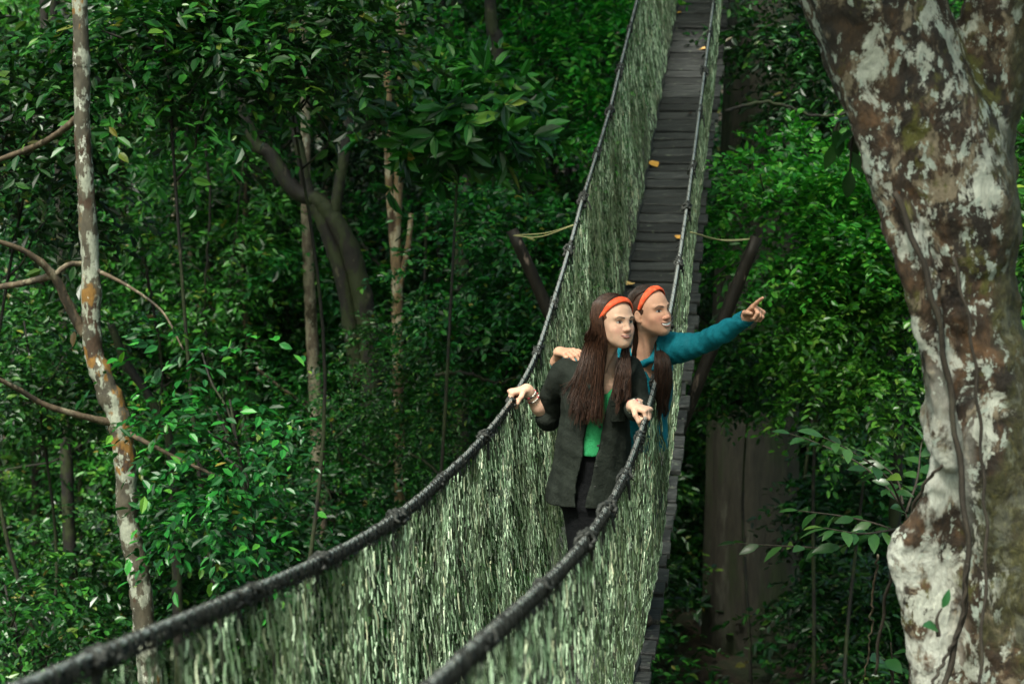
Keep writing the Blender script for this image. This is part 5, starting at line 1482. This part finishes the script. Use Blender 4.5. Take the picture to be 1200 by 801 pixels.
fR, fL = f2 + [-.08, .06, .06], f2 + [.06, -.03, .06]
hpR, hpL = P(733, 565, 8.35), P(753, 565, 8.31); kR, kL = P(732, 655, 8.33), P(752, 655, 8.26)
S.chain([hpR, kR, fR], [.075, .05, .036], .03); S.chain([hpL, kL, fL], [.075, .05, .036], .03)
S.chain([sR, eR], [.038, .030], .03); S.chain([sL, eL], [.038, .028], .03)
o = body_mesh(W2, H2, [g_head] + gs + [S], m_skin2, True)
features(g_head, H2, W2, True, -.0020, m_lip2)
headband(H2, W2, top=(.054, .121))
V, Q = hair_cap(H2, .007, .014); r = np.random.default_rng(33); paths = []
for i in range(900):      # combed back over the skull and falling behind the near ear
    x0 = r.uniform(-.02, .055); y0 = r.uniform(-.05, .055); t = r.uniform(0, 1)
    cl = CL[i % 24]; end = P(741 + 12 * t + r.normal(0, 1), 425 + r.normal(0, 5), 8.20 + .05 * t)
    y0 = min(y0, .034); inf = r.uniform(.007, .012)
    paths.append([on_skull(H2, x0, y0, .128, inf), on_skull(H2, x0 * .5 + .05, y0 * .6 - .035, .090, inf), on_skull(H2, .080, -.062 + .024 * t, .03, inf), H2(.072 + .004 * r.normal(), -.060 + .012 * t, -.03), H2(.066, -.058, -.075) * .5 + .5 * P(746 + 8 * t, 390, 8.17 + .04 * t), P(744 + 9 * t + r.normal(0, .8), 398, 8.17 + .04 * t), end])
for i in range(900):      # the long lock over the far shoulder
    t = r.uniform(0, 1); x0 = -r.uniform(0, .05)
    paths.append([on_skull(H2, x0, -.03, .126), on_skull(H2, -.07, -.06, .07), on_skull(H2, -.07, -.05, 0), P(768 + 8 * t, 402, 8.17), P(768 + 16 * t + r.normal(0, 1), 425, 8.08 + .05 * r.uniform()), P(769 + 17 * t + r.normal(0, 1.0), 448, 8.07 + .05 * r.uniform()), P(766 + 16 * CL[i % 24][0] + r.normal(0, 1), 474 + 6 * CL[i % 24][2] + r.normal(0, 2), 8.09 + .04 * CL[i % 24][3])])
hv, hq = strands(paths, .0021, .0008, 22, r, .0045)
mb = MB(); mb.add(V, Q); mb.add(hv, hq); mb.build('hair', m_hair2, W2, True)
# jacket
S = SDF(P(640, 560, 7.7), P(905, 350, 8.7), .0050)
S.loft([(*P(756, 410, 8.27), .070, .060), (*P(753, 420, 8.28), .125, .078), (*P(751, 434, 8.28), .155, .095), (*P(749, 460, 8.29), .155, .108), (*P(746, 495, 8.31), .145, .105), (*P(743, 530, 8.325), .158, .115), (*P(741, 545, 8.33), .160, .118)], math.radians(20))
S.cone(P(766, 400, 8.13), P(763, 420, 8.12), .030, .010, .0, True)
sleeve(S, [sL, sL * .5 + eL * .5 + [0, 0, -.012], eL, eL * .45 + wL * .55 + [0, 0, -.006], wL - unit(wL - eL) * .006], [.060, .053, .046, .042, .036], 43)
S.chain([P(744, 420, 8.33), P(752, 426, 8.20), P(764, 422, 8.155), P(773, 406, 8.20)], [.018, .017, .016, .016], .012)
S.chain([sR, eR, wR * .85 + eR * .15], [.062, .052, .042], .03)
S.warp(.0048, 36, 22); S.warp(.0022, 85, 23)
sl, X = S.sub(wL - .02, wL + .09)
cloth('jacket', S, m_teal, W2, 1)
jk2 = [c for c in W2.children if c.name.startswith('jacket')][0]
mb = MB()
c2 = resample([P(772, 400, 8.17), P(771, 418, 8.13), P(766, 434, 8.14)], 12); tube(mb, c2, .011, 6, bump=.05)
mb.build('collar', m_teal, jk2, True)
a3 = unit(wL - eL); S = SDF(wL - .09, wL + .09, .004); S.cone(wL - a3 * .040, wL - a3 * .004, .0385, .0370, .004); S.cone(wL - a3 * .03, wL + a3 * .03, .033, .033, .002, True); cloth('cuff', S, m_teal, jk2, 1)
S = SDF(f2 - [.40, .35, .02], f2 + [.40, .35, 1.0], .006)
S.loft([(*P(743, 535, 8.33), .135, .09), (*P(741, 565, 8.335), .148, .105), (*P(741, 590, 8.335), .145, .10)], math.radians(20))
S.chain([hpR, kR, fR + [0, 0, .02]], [.085, .060, .045], .03); S.chain([hpL, kL, fL + [0, 0, .02]], [.085, .060, .045], .03); S.warp(.004, 30, 9)
cloth('trousers', S, m_gtrs, W2)
for fp in (fR, fL):
    S = SDF(fp - [.15, .25, .08], fp + [.15, .12, .10], .005)
    S.cone(fp + [-.01, .05, -.015], fp + [.05, -.13, -.03], .042, .032, .02); S.cone(fp + [0, .03, .03], fp + [0, .01, -.01], .042, .045, .02)
    S.g[:, :, :max(1, int((f2[2] + .004 - S.lo[2]) / S.h))] = 1; cloth('shoe', S, m_shoe, W2)
